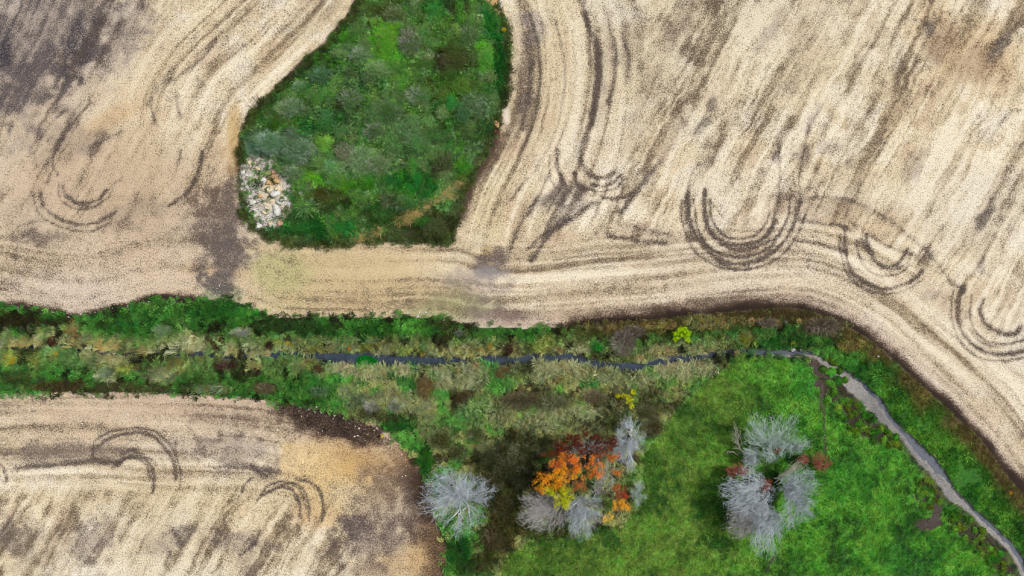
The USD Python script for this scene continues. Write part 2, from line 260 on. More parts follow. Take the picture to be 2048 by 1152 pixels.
# ------------------------------------------------------------------ what grows where: colour, height and thickness of the low vegetation
VEG = [  # x, y, rx, ry, colour, height, weight
    (40, 667, 16, 8, (40, 112, 42), .5, .9), (60, 684, 45, 8, (182, 160, 92), 1.0, .9), (108, 682, 16, 12, (58, 36, 20), .7, .9), (150, 668, 13, 28, (140, 112, 74), .5, .9), (213, 690, 34, 15, (196, 168, 98), 1.1, .95), (270, 655, 60, 22, (48, 102, 42), .5, .8),
    (325, 662, 22, 12, (96, 126, 80), .7, .8), (290, 690, 18, 8, (106, 146, 66), .8, .8), (290, 703, 24, 7, (178, 158, 102), 1.1, .8), (30, 716, 17, 10, (170, 146, 54), .9, .9), (78, 722, 17, 16, (118, 140, 54), .8, .9), (115, 712, 12, 8, (156, 152, 66), .9, .8),
    (180, 713, 24, 9, (154, 152, 102), 1.0, .8), (232, 723, 34, 11, (168, 158, 98), 1.1, .9), (257, 738, 20, 10, (140, 142, 54), .9, .8), (215, 752, 18, 13, (132, 150, 112), .9, .8), (332, 750, 28, 16, (144, 148, 104), 1.0, .85), (328, 730, 18, 9, (112, 134, 54), .9, .8),
    (110, 772, 64, 12, (66, 48, 32), .5, .9), (40, 760, 60, 20, (50, 60, 28), .6, .7), (270, 775, 80, 10, (70, 72, 44), .5, .8), (20, 640, 60, 12, (44, 34, 20), .4, .8), (90, 645, 50, 8, (40, 42, 22), .4, .8),
    (440, 618, 56, 20, (38, 96, 32), .5, .9), (500, 625, 22, 8, (64, 130, 40), .5, .8), (375, 676, 17, 16, (154, 162, 104), 1.1, .9), (400, 696, 22, 19, (190, 174, 110), 1.2, .9), (436, 690, 16, 10, (56, 38, 26), .6, .9), (485, 664, 20, 9, (140, 146, 132), .7, .85), (470, 697, 13, 9, (174, 158, 98), 1.0, .8),
    (490, 703, 11, 10, (54, 40, 30), .6, .8), (523, 708, 22, 10, (176, 162, 112), 1.0, .8), (541, 690, 12, 9, (48, 34, 24), .6, .8), (558, 686, 14, 8, (150, 152, 56), .9, .8), (625, 698, 12, 8, (154, 112, 44), .8, .8), (655, 700, 20, 8, (150, 130, 70), .8, .7),
    (366, 735, 22, 16, (134, 134, 64), .9, .9), (378, 742, 12, 8, (118, 150, 50), .8, .8), (450, 730, 34, 9, (58, 38, 32), .5, .9), (520, 730, 24, 9, (154, 150, 86), 1.0, .85), (515, 742, 9, 10, (54, 44, 34), .6, .8), (618, 732, 20, 10, (150, 140, 78), 1.0, .8),
    (680, 756, 30, 11, (66, 162, 46), .6, .95), (617, 756, 16, 10, (54, 126, 44), .6, .9), (690, 741, 24, 12, (208, 182, 142), 1.0, .9), (430, 776, 36, 9, (112, 118, 98), .7, .8), (530, 775, 26, 11, (78, 66, 44), .6, .8), (640, 776, 36, 16, (62, 112, 62), .7, .8), (690, 787, 18, 10, (142, 152, 132), .8, .8),
    (400, 760, 40, 12, (70, 84, 40), .7, .6), (560, 650, 60, 12, (44, 66, 32), .5, .8), (640, 660, 40, 16, (40, 72, 30), .5, .7),
    (832, 655, 40, 15, (64, 146, 44), .5, .95), (745, 660, 40, 16, (42, 92, 32), .5, .9), (890, 648, 40, 12, (52, 58, 32), .5, .8), (915, 668, 40, 12, (62, 72, 44), .6, .8), (770, 701, 17, 9, (178, 166, 106), 1.0, .9), (735, 695, 20, 7, (140, 140, 60), .8, .8), (815, 700, 18, 9, (152, 158, 66), .9, .9),
    (935, 702, 66, 9, (192, 168, 90), 1.0, .95), (1017, 698, 10, 11, (60, 40, 26), .6, .9), (1036, 700, 14, 13, (166, 156, 88), 1.0, .9), (738, 750, 17, 11, (214, 184, 144), 1.0, .9), (812, 743, 24, 9, (200, 188, 144), 1.0, .9), (800, 756, 30, 6, (28, 74, 34), .5, .8),
    (870, 752, 13, 9, (56, 128, 44), .6, .9), (825, 768, 14, 14, (54, 126, 62), .6, .8), (885, 768, 15, 15, (172, 172, 118), 1.1, .85), (885, 790, 18, 12, (70, 146, 78), .8, .9), (932, 752, 44, 20, (166, 160, 106), 1.1, .9), (1000, 746, 14, 11, (98, 80, 48), .8, .8), (1012, 761, 28, 9, (92, 150, 72), .8, .9),
    (925, 797, 24, 13, (66, 56, 38), .5, .9), (1040, 800, 60, 23, (72, 66, 46), .5, .9), (962, 808, 28, 16, (132, 160, 84), 1.1, .9), (1040, 752, 9, 8, (154, 170, 64), .8, .8), (720, 800, 40, 16, (96, 122, 84), .8, .8), (780, 800, 40, 20, (150, 150, 96), .9, .8), (850, 810, 30, 14, (164, 156, 104), 1.0, .8),
    (1120, 741, 40, 14, (192, 176, 118), 1.1, .95), (1120, 757, 16, 10, (108, 88, 54), .7, .8), (1160, 752, 20, 18, (186, 174, 116), 1.1, .9), (1180, 767, 18, 9, (76, 150, 64), .7, .9), (1220, 752, 30, 16, (152, 150, 96), 1.0, .9), (1352, 740, 56, 15, (216, 200, 146), 1.2, .97), (1300, 746, 14, 7, (132, 170, 82), .9, .8),
    (1190, 792, 30, 13, (98, 88, 62), .7, .8), (1110, 800, 40, 20, (84, 88, 58), .7, .7), (1085, 686, 26, 13, (152, 160, 64), .9, .9), (1060, 672, 20, 11, (48, 102, 42), .6, .9), (1120, 703, 14, 8, (200, 170, 106), 1.0, .9), (1160, 701, 18, 10, (180, 174, 120), 1.0, .9),
    (1325, 706, 28, 12, (196, 172, 108), 1.1, .95), (1280, 723, 18, 7, (200, 180, 112), 1.0, .9), (1320, 651, 44, 7, (140, 92, 54), .6, .9), (1230, 655, 60, 8, (110, 88, 60), .5, .7), (1420, 646, 66, 13, (128, 114, 66), .7, .85), (1535, 646, 24, 9, (112, 98, 82), .6, .9),
    (1650, 655, 50, 18, (96, 84, 66), .6, .9), (1490, 676, 17, 16, (126, 132, 46), .8, .9), (1550, 686, 16, 17, (34, 94, 30), .6, .95), (1412, 702, 22, 11, (188, 176, 98), 1.1, .95), (1400, 735, 30, 10, (206, 190, 136), 1.1, .9), (1440, 680, 26, 14, (92, 96, 52), .7, .8), (1620, 690, 40, 12, (52, 90, 40), .5, .7), (1700, 690, 26, 14, (124, 92, 48), .5, .7),
    (1230, 800, 60, 30, (98, 92, 58), .7, .6), (1300, 800, 40, 30, (78, 82, 46), .7, .8), (1130, 830, 70, 16, (176, 168, 112), 1.2, .85), (1080, 850, 50, 14, (164, 160, 108), 1.1, .8), (1000, 835, 40, 20, (156, 156, 92), 1.1, .8), (1180, 850, 60, 16, (110, 108, 66), .9, .7), (1240, 845, 40, 22, (64, 70, 36), .7, .7),
    (940, 840, 36, 20, (104, 140, 72), .9, .8), (900, 860, 26, 14, (86, 96, 56), .8, .8), (850, 850, 30, 20, (120, 126, 84), .8, .8), (800, 850, 40, 16, (40, 86, 36), .6, .9), (850, 915, 14, 40, (46, 104, 34), .5, .9), (760, 830, 50, 12, (60, 66, 40), .6, .8), (1000, 1000, 44, 60, (62, 62, 24), .5, .8),
    (990, 960, 60, 60, (52, 54, 28), .7, .75), (920, 1110, 30, 50, (28, 76, 30), .4, .9), (985, 1080, 40, 40, (58, 54, 26), .5, .9), (960, 1130, 40, 30, (54, 62, 28), .45, .8), (1100, 1060, 80, 20, (66, 84, 34), .4, .7), (1010, 1060, 24, 30, (64, 56, 24), .5, .8), (1040, 900, 60, 40, (56, 54, 28), .8, .8),
    # the strip between the narrow creek and the field
    (1750, 740, 60, 20, (52, 104, 38), .4, .8), (1850, 840, 40, 40, (58, 112, 34), .45, .7), (1930, 960, 40, 50, (56, 116, 34), .45, .7), (1840, 800, 20, 34, (112, 90, 44), .4, .5), (1940, 1000, 20, 20, (20, 100, 44), .4, .8), (1700, 745, 22, 16, (22, 96, 44), .4, .7),
]
VEG_ISLAND = [
    (788, 112, 62, 74, (88, 136, 54), .5, .75), (772, 84, 34, 44, (100, 176, 38), .6, .95), (760, 138, 34, 16, (100, 138, 76), .6, .9), (822, 82, 28, 28, (90, 96, 70), .7, .85), (905, 122, 36, 22, (56, 50, 24), .6, .85), (880, 62, 44, 32, (82, 120, 52), .6, .8), (968, 116, 17, 34, (78, 166, 44), .6, .95), (978, 48, 20, 34, (24, 112, 34), .5, .9),
    (1000, 130, 13, 66, (16, 76, 30), .5, .9), (895, 205, 22, 14, (48, 132, 58), .6, .9), (900, 172, 56, 20, (82, 112, 38), .6, .8), (690, 72, 16, 10, (70, 144, 30), .5, .9), (722, 110, 24, 16, (98, 122, 88), .6, .85), (640, 152, 30, 18, (54, 90, 64), .6, .8), (582, 215, 28, 20, (96, 116, 86), .6, .85),
    (540, 290, 42, 28, (88, 118, 98), .7, .9), (602, 300, 42, 32, (86, 112, 86), .7, .8), (650, 290, 22, 14, (106, 152, 54), .6, .9), (712, 322, 46, 32, (106, 132, 88), .6, .8), (660, 336, 18, 16, (92, 150, 92), .6, .85), (625, 356, 24, 14, (78, 130, 26), .3, .95), (705, 372, 48, 12, (62, 122, 24), .3, .95),
    (650, 388, 46, 13, (64, 74, 30), .35, .9), (600, 452, 60, 28, (28, 78, 30), .45, .9), (690, 455, 24, 17, (28, 108, 44), .45, .9), (655, 416, 15, 11, (38, 44, 28), .5, .9), (830, 366, 60, 24, (34, 98, 30), .4, .9), (880, 330, 24, 28, (58, 58, 38), .6, .85), (922, 322, 10, 26, (62, 130, 24), .4, .95),
    (860, 448, 66, 30, (52, 52, 28), .4, .9), (560, 420, 30, 30, (74, 78, 44), .4, .7), (770, 440, 50, 24, (40, 66, 30), .4, .8), (830, 290, 60, 30, (74, 110, 64), .6, .6), (780, 250, 50, 30, (90, 116, 76), .6, .6), (700, 230, 50, 40, (72, 92, 60), .6, .6), (640, 240, 40, 24, (40, 98, 50), .5, .7),
    (760, 25, 40, 24, (84, 104, 46), .6, .8), (870, 20, 20, 14, (44, 120, 54), .6, .8), (915, 18, 24, 18, (60, 66, 46), .6, .8), (950, 260, 40, 40, (60, 90, 52), .6, .6), (960, 210, 30, 22, (92, 110, 88), .6, .7), (720, 160, 50, 24, (60, 88, 56), .6, .6), (560, 240, 34, 16, (56, 86, 28), .5, .7),
]
TAN_STRIPS = [(curve([(916, 370), (894, 386), (868, 404), (850, 416)]), 6), (curve([(856, 414), (834, 429), (806, 441), (792, 446)]), 8), (curve([(776, 452), (748, 468), (712, 486)]), 8)]


def veg(px, py, info):
    """Colour (sRGB), height and density of the plant cover at the points."""
    dI, dC, d, e, side, dM = (info[k] for k in ('dI', 'dC', 'd', 'e', 'side', 'dM'))
    n1 = fb(px / 34, py / 34, 21); n2 = fb(px / 11, py / 11, 22); n3 = fb(px / 70, py / 70, 23)
    col = np.zeros(px.shape + (3,)); hgt = np.full(px.shape, .5)

    def lay(c, w):
        col[:] = col * (1 - w[..., None]) + np.asarray(c, float) * w[..., None]
    lay((60, 110, 42), np.ones(px.shape))
    near = ss(46, 12, e + 26 * (n1 - .5))
    lay((198, 188, 128), near * ss(1500, 1420, px) * np.where(side > 0, .35 + .65 * ss(600, 700, px), .85))
    lay((112, 128, 58), near * ss(.5, .62, n3 + .2 * (n1 - .5)) * .6)
    lay((96, 104, 48), ss(.5, .62, n2) * .7 * near)
    lay((26, 30, 16), ss(.485, .39, .5 * n1 + .5 * n2) * .92)
    lay((84, 112, 54), ss(.62, .75, n1) * .6)
    southmid = ss(640, 740, px) * ss(1420, 1340, px) * (side > 0)
    lay((176, 170, 112), southmid * .75)
    lay((84, 150, 60), southmid * ss(.48, .62, .7 * n1 + .3 * n3) * .9 * ss(1180, 950, px))
    lay((80, 140, 58), southmid * ss(.54, .66, n1) * .6)
    lay((46, 42, 26), southmid * ss(.45, .35, .6 * n1 + .4 * n2) * .85)
    hgt[:] = .55 + .5 * near
    # meadow
    m = ss(8, -10, dM + 18 * (n1 - .5))
    east = ss(1350, 1640, px + 60 * (n3 - .5))
    mc = np.array((94, 126, 48)) * (1 - east[..., None]) + np.array((70, 136, 42)) * east[..., None]
    bright = np.array((110, 152, 58)) * (1 - east[..., None]) + np.array((100, 166, 52)) * east[..., None]
    k = (ss(.48, .68, n1) * .8)[..., None]
    mc = mc * (1 - k) + bright * k
    k = (ss(.50, .34, .6 * n1 + .4 * n2) * .85)[..., None]
    mc = mc * (1 - k) + np.array((46, 84, 34)) * k
    k = (ss(.52, .74, n2) * .5 * (1 - .5 * east))[..., None]
    mc = mc * (1 - k) + np.array((120, 132, 60)) * k
    for x, y, rx, ry, c, w in [(1545, 745, 80, 30, (98, 158, 52), .6), (1420, 1000, 40, 50, (42, 84, 28), .6), (1610, 760, 30, 50, (44, 132, 52), .6), (1140, 1130, 120, 40, (88, 118, 40), .6), (1380, 880, 60, 50, (70, 112, 40), .5),
                               (1800, 1110, 90, 40, (38, 104, 44), .6), (1700, 960, 60, 50, (58, 140, 44), .5), (1540, 960, 22, 60, (34, 62, 22), .8), (1300, 930, 26, 60, (52, 92, 30), .6), (1450, 800, 60, 40, (108, 132, 56), .4)]:
        wgt = ss(1.3, .4, ell(px, py, x, y, rx, ry, 0) + 1.0 * (n1 - .5)) * w
        mc = mc * (1 - wgt[..., None]) + np.array(c) * wgt[..., None]
    col[:] = col * (1 - m[..., None]) + mc * m[..., None]
    hgt[:] = hgt * (1 - m) + .2 * m
    # grass strip between creek and field on the right
    st = ss(1560, 1680, px) * (side < 0) * ss(8, -4, dC)
    sc = np.array((58, 112, 36)) * (1 - ss(.45, .65, n1)[..., None]) + np.array((92, 146, 46)) * ss(.45, .65, n1)[..., None]
    k = ss(.42, .3, n1)[..., None] * .8
    sc = sc * (1 - k) + np.array((34, 74, 30)) * k
    col[:] = col * (1 - st[..., None]) + sc * st[..., None]
    edge = ss(-46, -14, dC + 18 * (n1 - .5)) * ss(1050, 1250, px) * (side < 0)
    lay((92, 70, 42), edge * .85)
    hgt[:] = np.where(st > .5, .35, hgt)
    hgt[:] = hgt * (1 - .5 * edge)
    # island
    i = (dI < 30)
    ic = np.zeros_like(col); ic[:] = (74, 116, 48)
    for a, b, c, w in [(.5, .68, (96, 126, 70), .8), (.46, .3, (38, 56, 28), .85)]:
        k = (ss(a, b, n1) * w)[..., None]; ic = ic * (1 - k) + np.array(c) * k
    k = (ss(.52, .7, fb(px / 26, py / 26, 29)) * .6)[..., None]; ic = ic * (1 - k) + np.array((48, 112, 40)) * k
    k = (ss(.56, .74, n2) * .6)[..., None]; ic = ic * (1 - k) + np.array((112, 120, 92)) * k
    k = (ss(-34, -12, dI) * ss(760, 700, px) * ss(260, 200, py) * .8)[..., None]; ic = ic * (1 - k) + np.array((46, 100, 34)) * k
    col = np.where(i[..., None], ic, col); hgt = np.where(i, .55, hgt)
    wig = 1.1 * (n1 - .5) + .7 * (n2 - .5)
    for lst, ok in ((VEG, ~i & (m < .6)), (VEG_ISLAND, i)):
        for x, y, rx, ry, c, hh, w in lst:
            s = ok & (np.abs(px - x) < 1.8 * rx + 4) & (np.abs(py - y) < 1.8 * ry + 4)
            if not s.any():
                continue
            wt = ss(1.35, .6, ell(px[s], py[s], x, y, rx, ry, 0) + wig[s]) * w
            col[s] = col[s] * (1 - wt[..., None]) + np.array(c, float) * wt[..., None]
            hgt[s] = hgt[s] * (1 - wt) + hh * wt
    for line, wd in TAN_STRIPS:
        t = ss(wd + 4, wd - 5, seg_dist(px, py, line) + 24 * (n1 - .5) + 18 * (n2 - .5)) * i * .9
        col = col * (1 - t[..., None]) + np.array((186, 150, 100)) * t[..., None]
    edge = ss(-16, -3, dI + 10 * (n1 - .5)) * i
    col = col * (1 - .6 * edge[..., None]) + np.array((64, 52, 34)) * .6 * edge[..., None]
    # how thickly it grows
    den = np.where(i, ss(11, -9, dI + 16 * (n2 - .5)), ss(14, -13, dC + 20 * (n2 - .5)) * np.where((px > 560) & (px < 1500), ss(-3, 4, e), np.where(px < 600, ss(-3, 4, e), ss(-1, 3, e))))
    stones = ss(1.25, .8, ell(px, py, 534, 388, 52, 82, -22) + .8 * (n1 - .5))
    den = den * (1 - .93 * stones * i)
    for zn in TRODDEN:
        den = den * (1 - .85 * ss(3, -4, sdf(px, py, zn)))
    for x, y, rx, ry, a in BARE:
        den = den * (1 - ss(1.25, .85, ell(px, py, x, y, rx, ry, a) + .5 * (n2 - .5)))
    return col, hgt, den


# bare earth in the grass: x, y, rx, ry, degrees
BARE = [(1858, 1047, 26, 11, -8), (1874, 1025, 9, 26, 12), (1643, 790, 3.5, 30, 3), (1638, 768, 10, 8, 0), (1648, 835, 3, 28, 2), (1650, 885, 2.5, 22, 0), (1640, 742, 16, 12, 0), (1662, 752, 16, 10, 30), (1690, 828, 6, 20, -25),
        (1540, 1128, 2.5, 22, 25), (1700, 783, 8, 5, -30), (1683, 800, 10, 8, 0), (1625, 728, 10, 6, 0), (1840, 995, 12, 10, 0), (720, 862, 70, 16, 13), (640, 842, 66, 20, 14)]


TRODDEN = [[(1625, 722), (1640, 712), (1664, 716), (1690, 756), (1712, 800), (1676, 800), (1660, 812), (1640, 790)], [(1672, 800), (1712, 800), (1730, 830), (1772, 858), (1800, 880), (1806, 900), (1780, 896), (1740, 880), (1712, 872), (1690, 850), (1678, 826)],
           [(1836, 952), (1858, 960), (1880, 985), (1884, 1010), (1862, 1020), (1836, 1015), (1832, 985)], [(1892, 1012), (1920, 1022), (1950, 1045), (1985, 1080), (2020, 1130), (2040, 1152), (1990, 1150), (1950, 1100), (1915, 1070), (1895, 1045)]]


def where(px, py):
    dI = sdf(px, py, ISLAND); dC = sdf(px, py, CORRIDOR); dM = sdf(px, py, MEADOW); dS = sdf(px, py, SW_FIELD)
    d, w, side = creek_info(px, py)
    z, e, wet = height(px, py, (d, w, side), dI)
    return dict(dI=dI, dC=dC, dM=dM, dS=dS, d=d, side=side, z=z, e=e, wet=wet)


# ------------------------------------------------------------------ materials
def mat(name, nodes, links, surface='p.BSDF'):
    return usdkit.material(stage, '/World/Looks/' + name, nodes, links, surface)


GROUND = mat('soil_and_straw', {
    'g': ('geometry', {}),
    'cov': ('attribute', {'attribute': 'cover'}), 'st': ('attribute', {'attribute': 'straw'}), 'so': ('attribute', {'attribute': 'soil'}),
    'n1': ('noise_texture', {'scale': 4.7, 'detail': 4.0, 'roughness': 0.78, 'distortion': 0.3}),
    'n2': ('noise_texture', {'scale': 0.9, 'detail': 3.0, 'roughness': 0.6}),
    'n3': ('noise_texture', {'scale': 9.0, 'detail': 2.0, 'roughness': 0.6}),
    'a': ('math', {'math_type': 'multiply_add', 'value2': 3.1, 'value3': -1.55}),
    'b': ('math', {'math_type': 'multiply_add', 'value2': 0.55, 'value3': -0.275}),
    'ab': ('math', {'math_type': 'add'}), 'abc': ('math', {'math_type': 'add'}),
    'f': ('map_range', {'range_type': 'smoothstep', 'from_min': 0.02, 'from_max': 0.98, 'to_min': 0.0, 'to_max': 1.0, 'clamp': True}),
    'mx': ('mix', {}),
    'val': ('map_range', {'from_min': 0.3, 'from_max': 0.7, 'to_min': 0.70, 'to_max': 1.28, 'clamp': True}),
    'hs': ('hsv', {}),
    'bp': ('bump', {'strength': 0.5, 'distance': 0.05}),
    'p': ('principled_bsdf', {'roughness': 0.95, 'specular_ior_level': 0.1})},
    [('g.position', 'n1.vector'), ('g.position', 'n2.vector'), ('g.position', 'n3.vector'), ('n1.fac', 'a.value1'), ('n2.fac', 'b.value1'), ('a.value', 'ab.value1'), ('b.value', 'ab.value2'),
     ('ab.value', 'abc.value1'), ('cov.fac', 'abc.value2'), ('abc.value', 'f.value'), ('f.result', 'mx.fac'), ('so.color', 'mx.color1'), ('st.color', 'mx.color2'),
     ('n3.fac', 'val.value'), ('val.result', 'hs.value'), ('mx.color', 'hs.color'), ('hs.color', 'p.base_color'), ('f.result', 'bp.height'), ('bp.normal', 'p.normal')])

WATER = mat('dark_creek_water', {
    'g': ('geometry', {}), 'n': ('noise_texture', {'scale': 0.8, 'detail': 3.0}),
    'r': ('rgb_ramp', {'ramp': [(0.35, (0.004, 0.007, 0.012)), (0.65, (0.008, 0.013, 0.021))]}),
    'xyz': ('separate_xyz', {}), 'east': ('map_range', {'range_type': 'smoothstep', 'from_min': 28.0, 'from_max': 46.0, 'to_min': 0.0, 'to_max': 1.0, 'clamp': True}),
    'silt': ('mix', {'color2': (0.030, 0.033, 0.040)}),
    'nb': ('noise_texture', {'scale': 4.0, 'detail': 2.0}), 'bp': ('bump', {'strength': 0.25, 'distance': 0.03}),
    'p': ('principled_bsdf', {'roughness': 0.08, 'ior': 1.33})},
    [('g.position', 'n.vector'), ('n.fac', 'r.fac'), ('g.position', 'xyz.vector'), ('xyz.x', 'east.value'), ('east.result', 'silt.fac'), ('r.color', 'silt.color1'), ('silt.color', 'p.base_color'), ('g.position', 'nb.vector'), ('nb.fac', 'bp.height'), ('bp.normal', 'p.normal')])

_leafmats = {}


def leaf_mat(c, gain=1.0, spread=0.42, key='leaf', trans=0.5):
    """A matt plant material: every blade a little different, with soft drifts across the ground."""
    k = (tuple(int(round(v)) for v in c), round(gain, 2), key)
    if k in _leafmats:
        return _leafmats[k]
    b = np.maximum(lin(c) / K * gain, 0.004); b = b * min(1.0, (0.66 if key == 'autumn_leaf' else 0.52) / b.max())
    name = f'{key}_tone_{len(_leafmats):03d}'
    m = mat(name, {
        'g': ('geometry', {}), 'n': ('noise_texture', {'scale': 0.7, 'detail': 2.0}),
        'v': ('map_range', {'from_min': 0.0, 'from_max': 1.0, 'to_min': 1.0 - spread, 'to_max': 1.0 + spread}),
        'hu': ('map_range', {'from_min': 0.3, 'from_max': 0.7, 'to_min': 0.485, 'to_max': 0.515}),
        'h': ('hsv', {'color': b}),
        'd': ('diffuse_bsdf', {}), 't': ('translucent_bsdf', {}), 'mx': ('mix_closure', {'fac': trans})},
        [('g.random_per_island', 'v.value'), ('v.result', 'h.value'), ('g.position', 'n.vector'), ('n.fac', 'hu.value'), ('hu.result', 'h.hue'),
         ('h.color', 'd.color'), ('h.color', 't.color'), ('d.BSDF', 'mx.closure1'), ('t.BSDF', 'mx.closure2')], surface='mx.closure')
    _leafmats[k] = m
    return m


def bark_mat(name, c, gain=1.0):
    b = np.clip(alb(c, gain), 0.01, 0.6)
    return mat(name, {
        'g': ('geometry', {}), 'n': ('noise_texture', {'scale': 2.2, 'detail': 3.0}),
        'v': ('map_range', {'from_min': 0.25, 'from_max': 0.75, 'to_min': 0.7, 'to_max': 1.3}), 'h': ('hsv', {'color': b}),
        'p': ('principled_bsdf', {'roughness': 0.85, 'specular_ior_level': 0.2})},
        [('g.position', 'n.vector'), ('n.fac', 'v.value'), ('v.result', 'h.value'), ('h.color', 'p.base_color')])


def stone_mat(name, c, scale=5.0):
    b = np.clip(alb(c), 0.02, 0.8)
    return mat(name, {
        'g': ('geometry', {}), 'n': ('noise_texture', {'scale': scale, 'detail': 5.0, 'roughness': 0.7}),
        'r': ('rgb_ramp', {'ramp': [(0.3, tuple(b * 0.45)), (0.5, tuple(b)), (0.72, tuple(np.minimum(b * 1.15, .85)))]}),
        'bp': ('bump', {'strength': 0.6, 'distance': 0.04}), 'p': ('principled_bsdf', {'roughness': 0.9, 'specular_ior_level': 0.2})},
        [('g.position', 'n.vector'), ('n.fac', 'r.fac'), ('r.color', 'p.base_color'), ('n.fac', 'bp.height'), ('bp.normal', 'p.normal')])


# ------------------------------------------------------------------ prims
_names = {}


def numbered(parent, name):
    k = (str(parent), name)
    n = _names.get(k, 0); _names[k] = n + 1
    return f'{parent}/{name}' + (f'_{n:03d}' if n else '')


def tag(prim, label=None, category=None, group=None, kind=None):
    for k, v in (('label', label), ('category', category), ('group', group), ('kind', kind)):
        if v:
            prim.SetCustomDataByKey(k, v)
    return prim


def put(name, mesh, material, parent='/World', smooth=False):
    return usdkit.mesh(stage, numbered(parent, name), mesh, material, smooth=smooth).GetPrim()


def thing(name, loc, label, category, group=None):
    x = UsdGeom.Xform.Define(stage, numbered('/World', name))
    x.AddTranslateOp().Set(Gf.Vec3d(*map(float, loc)))
    return tag(x.GetPrim(), label, category, group)


# ------------------------------------------------------------------ the land: one sheet, split by what it carries
STEP = 2.8
gx = np.arange(-160, 2208 + STEP, STEP); gy = np.arange(-130, 1282 + STEP, STEP)
far = np.cumsum(np.geomspace(8, 5200, 16))
gx = np.concatenate([gx[0] - far[::-1], gx, gx[-1] + far]); gy = np.concatenate([gy[0] - far[::-1], gy, gy[-1] + far])
PX, PY = np.meshgrid(gx, gy)


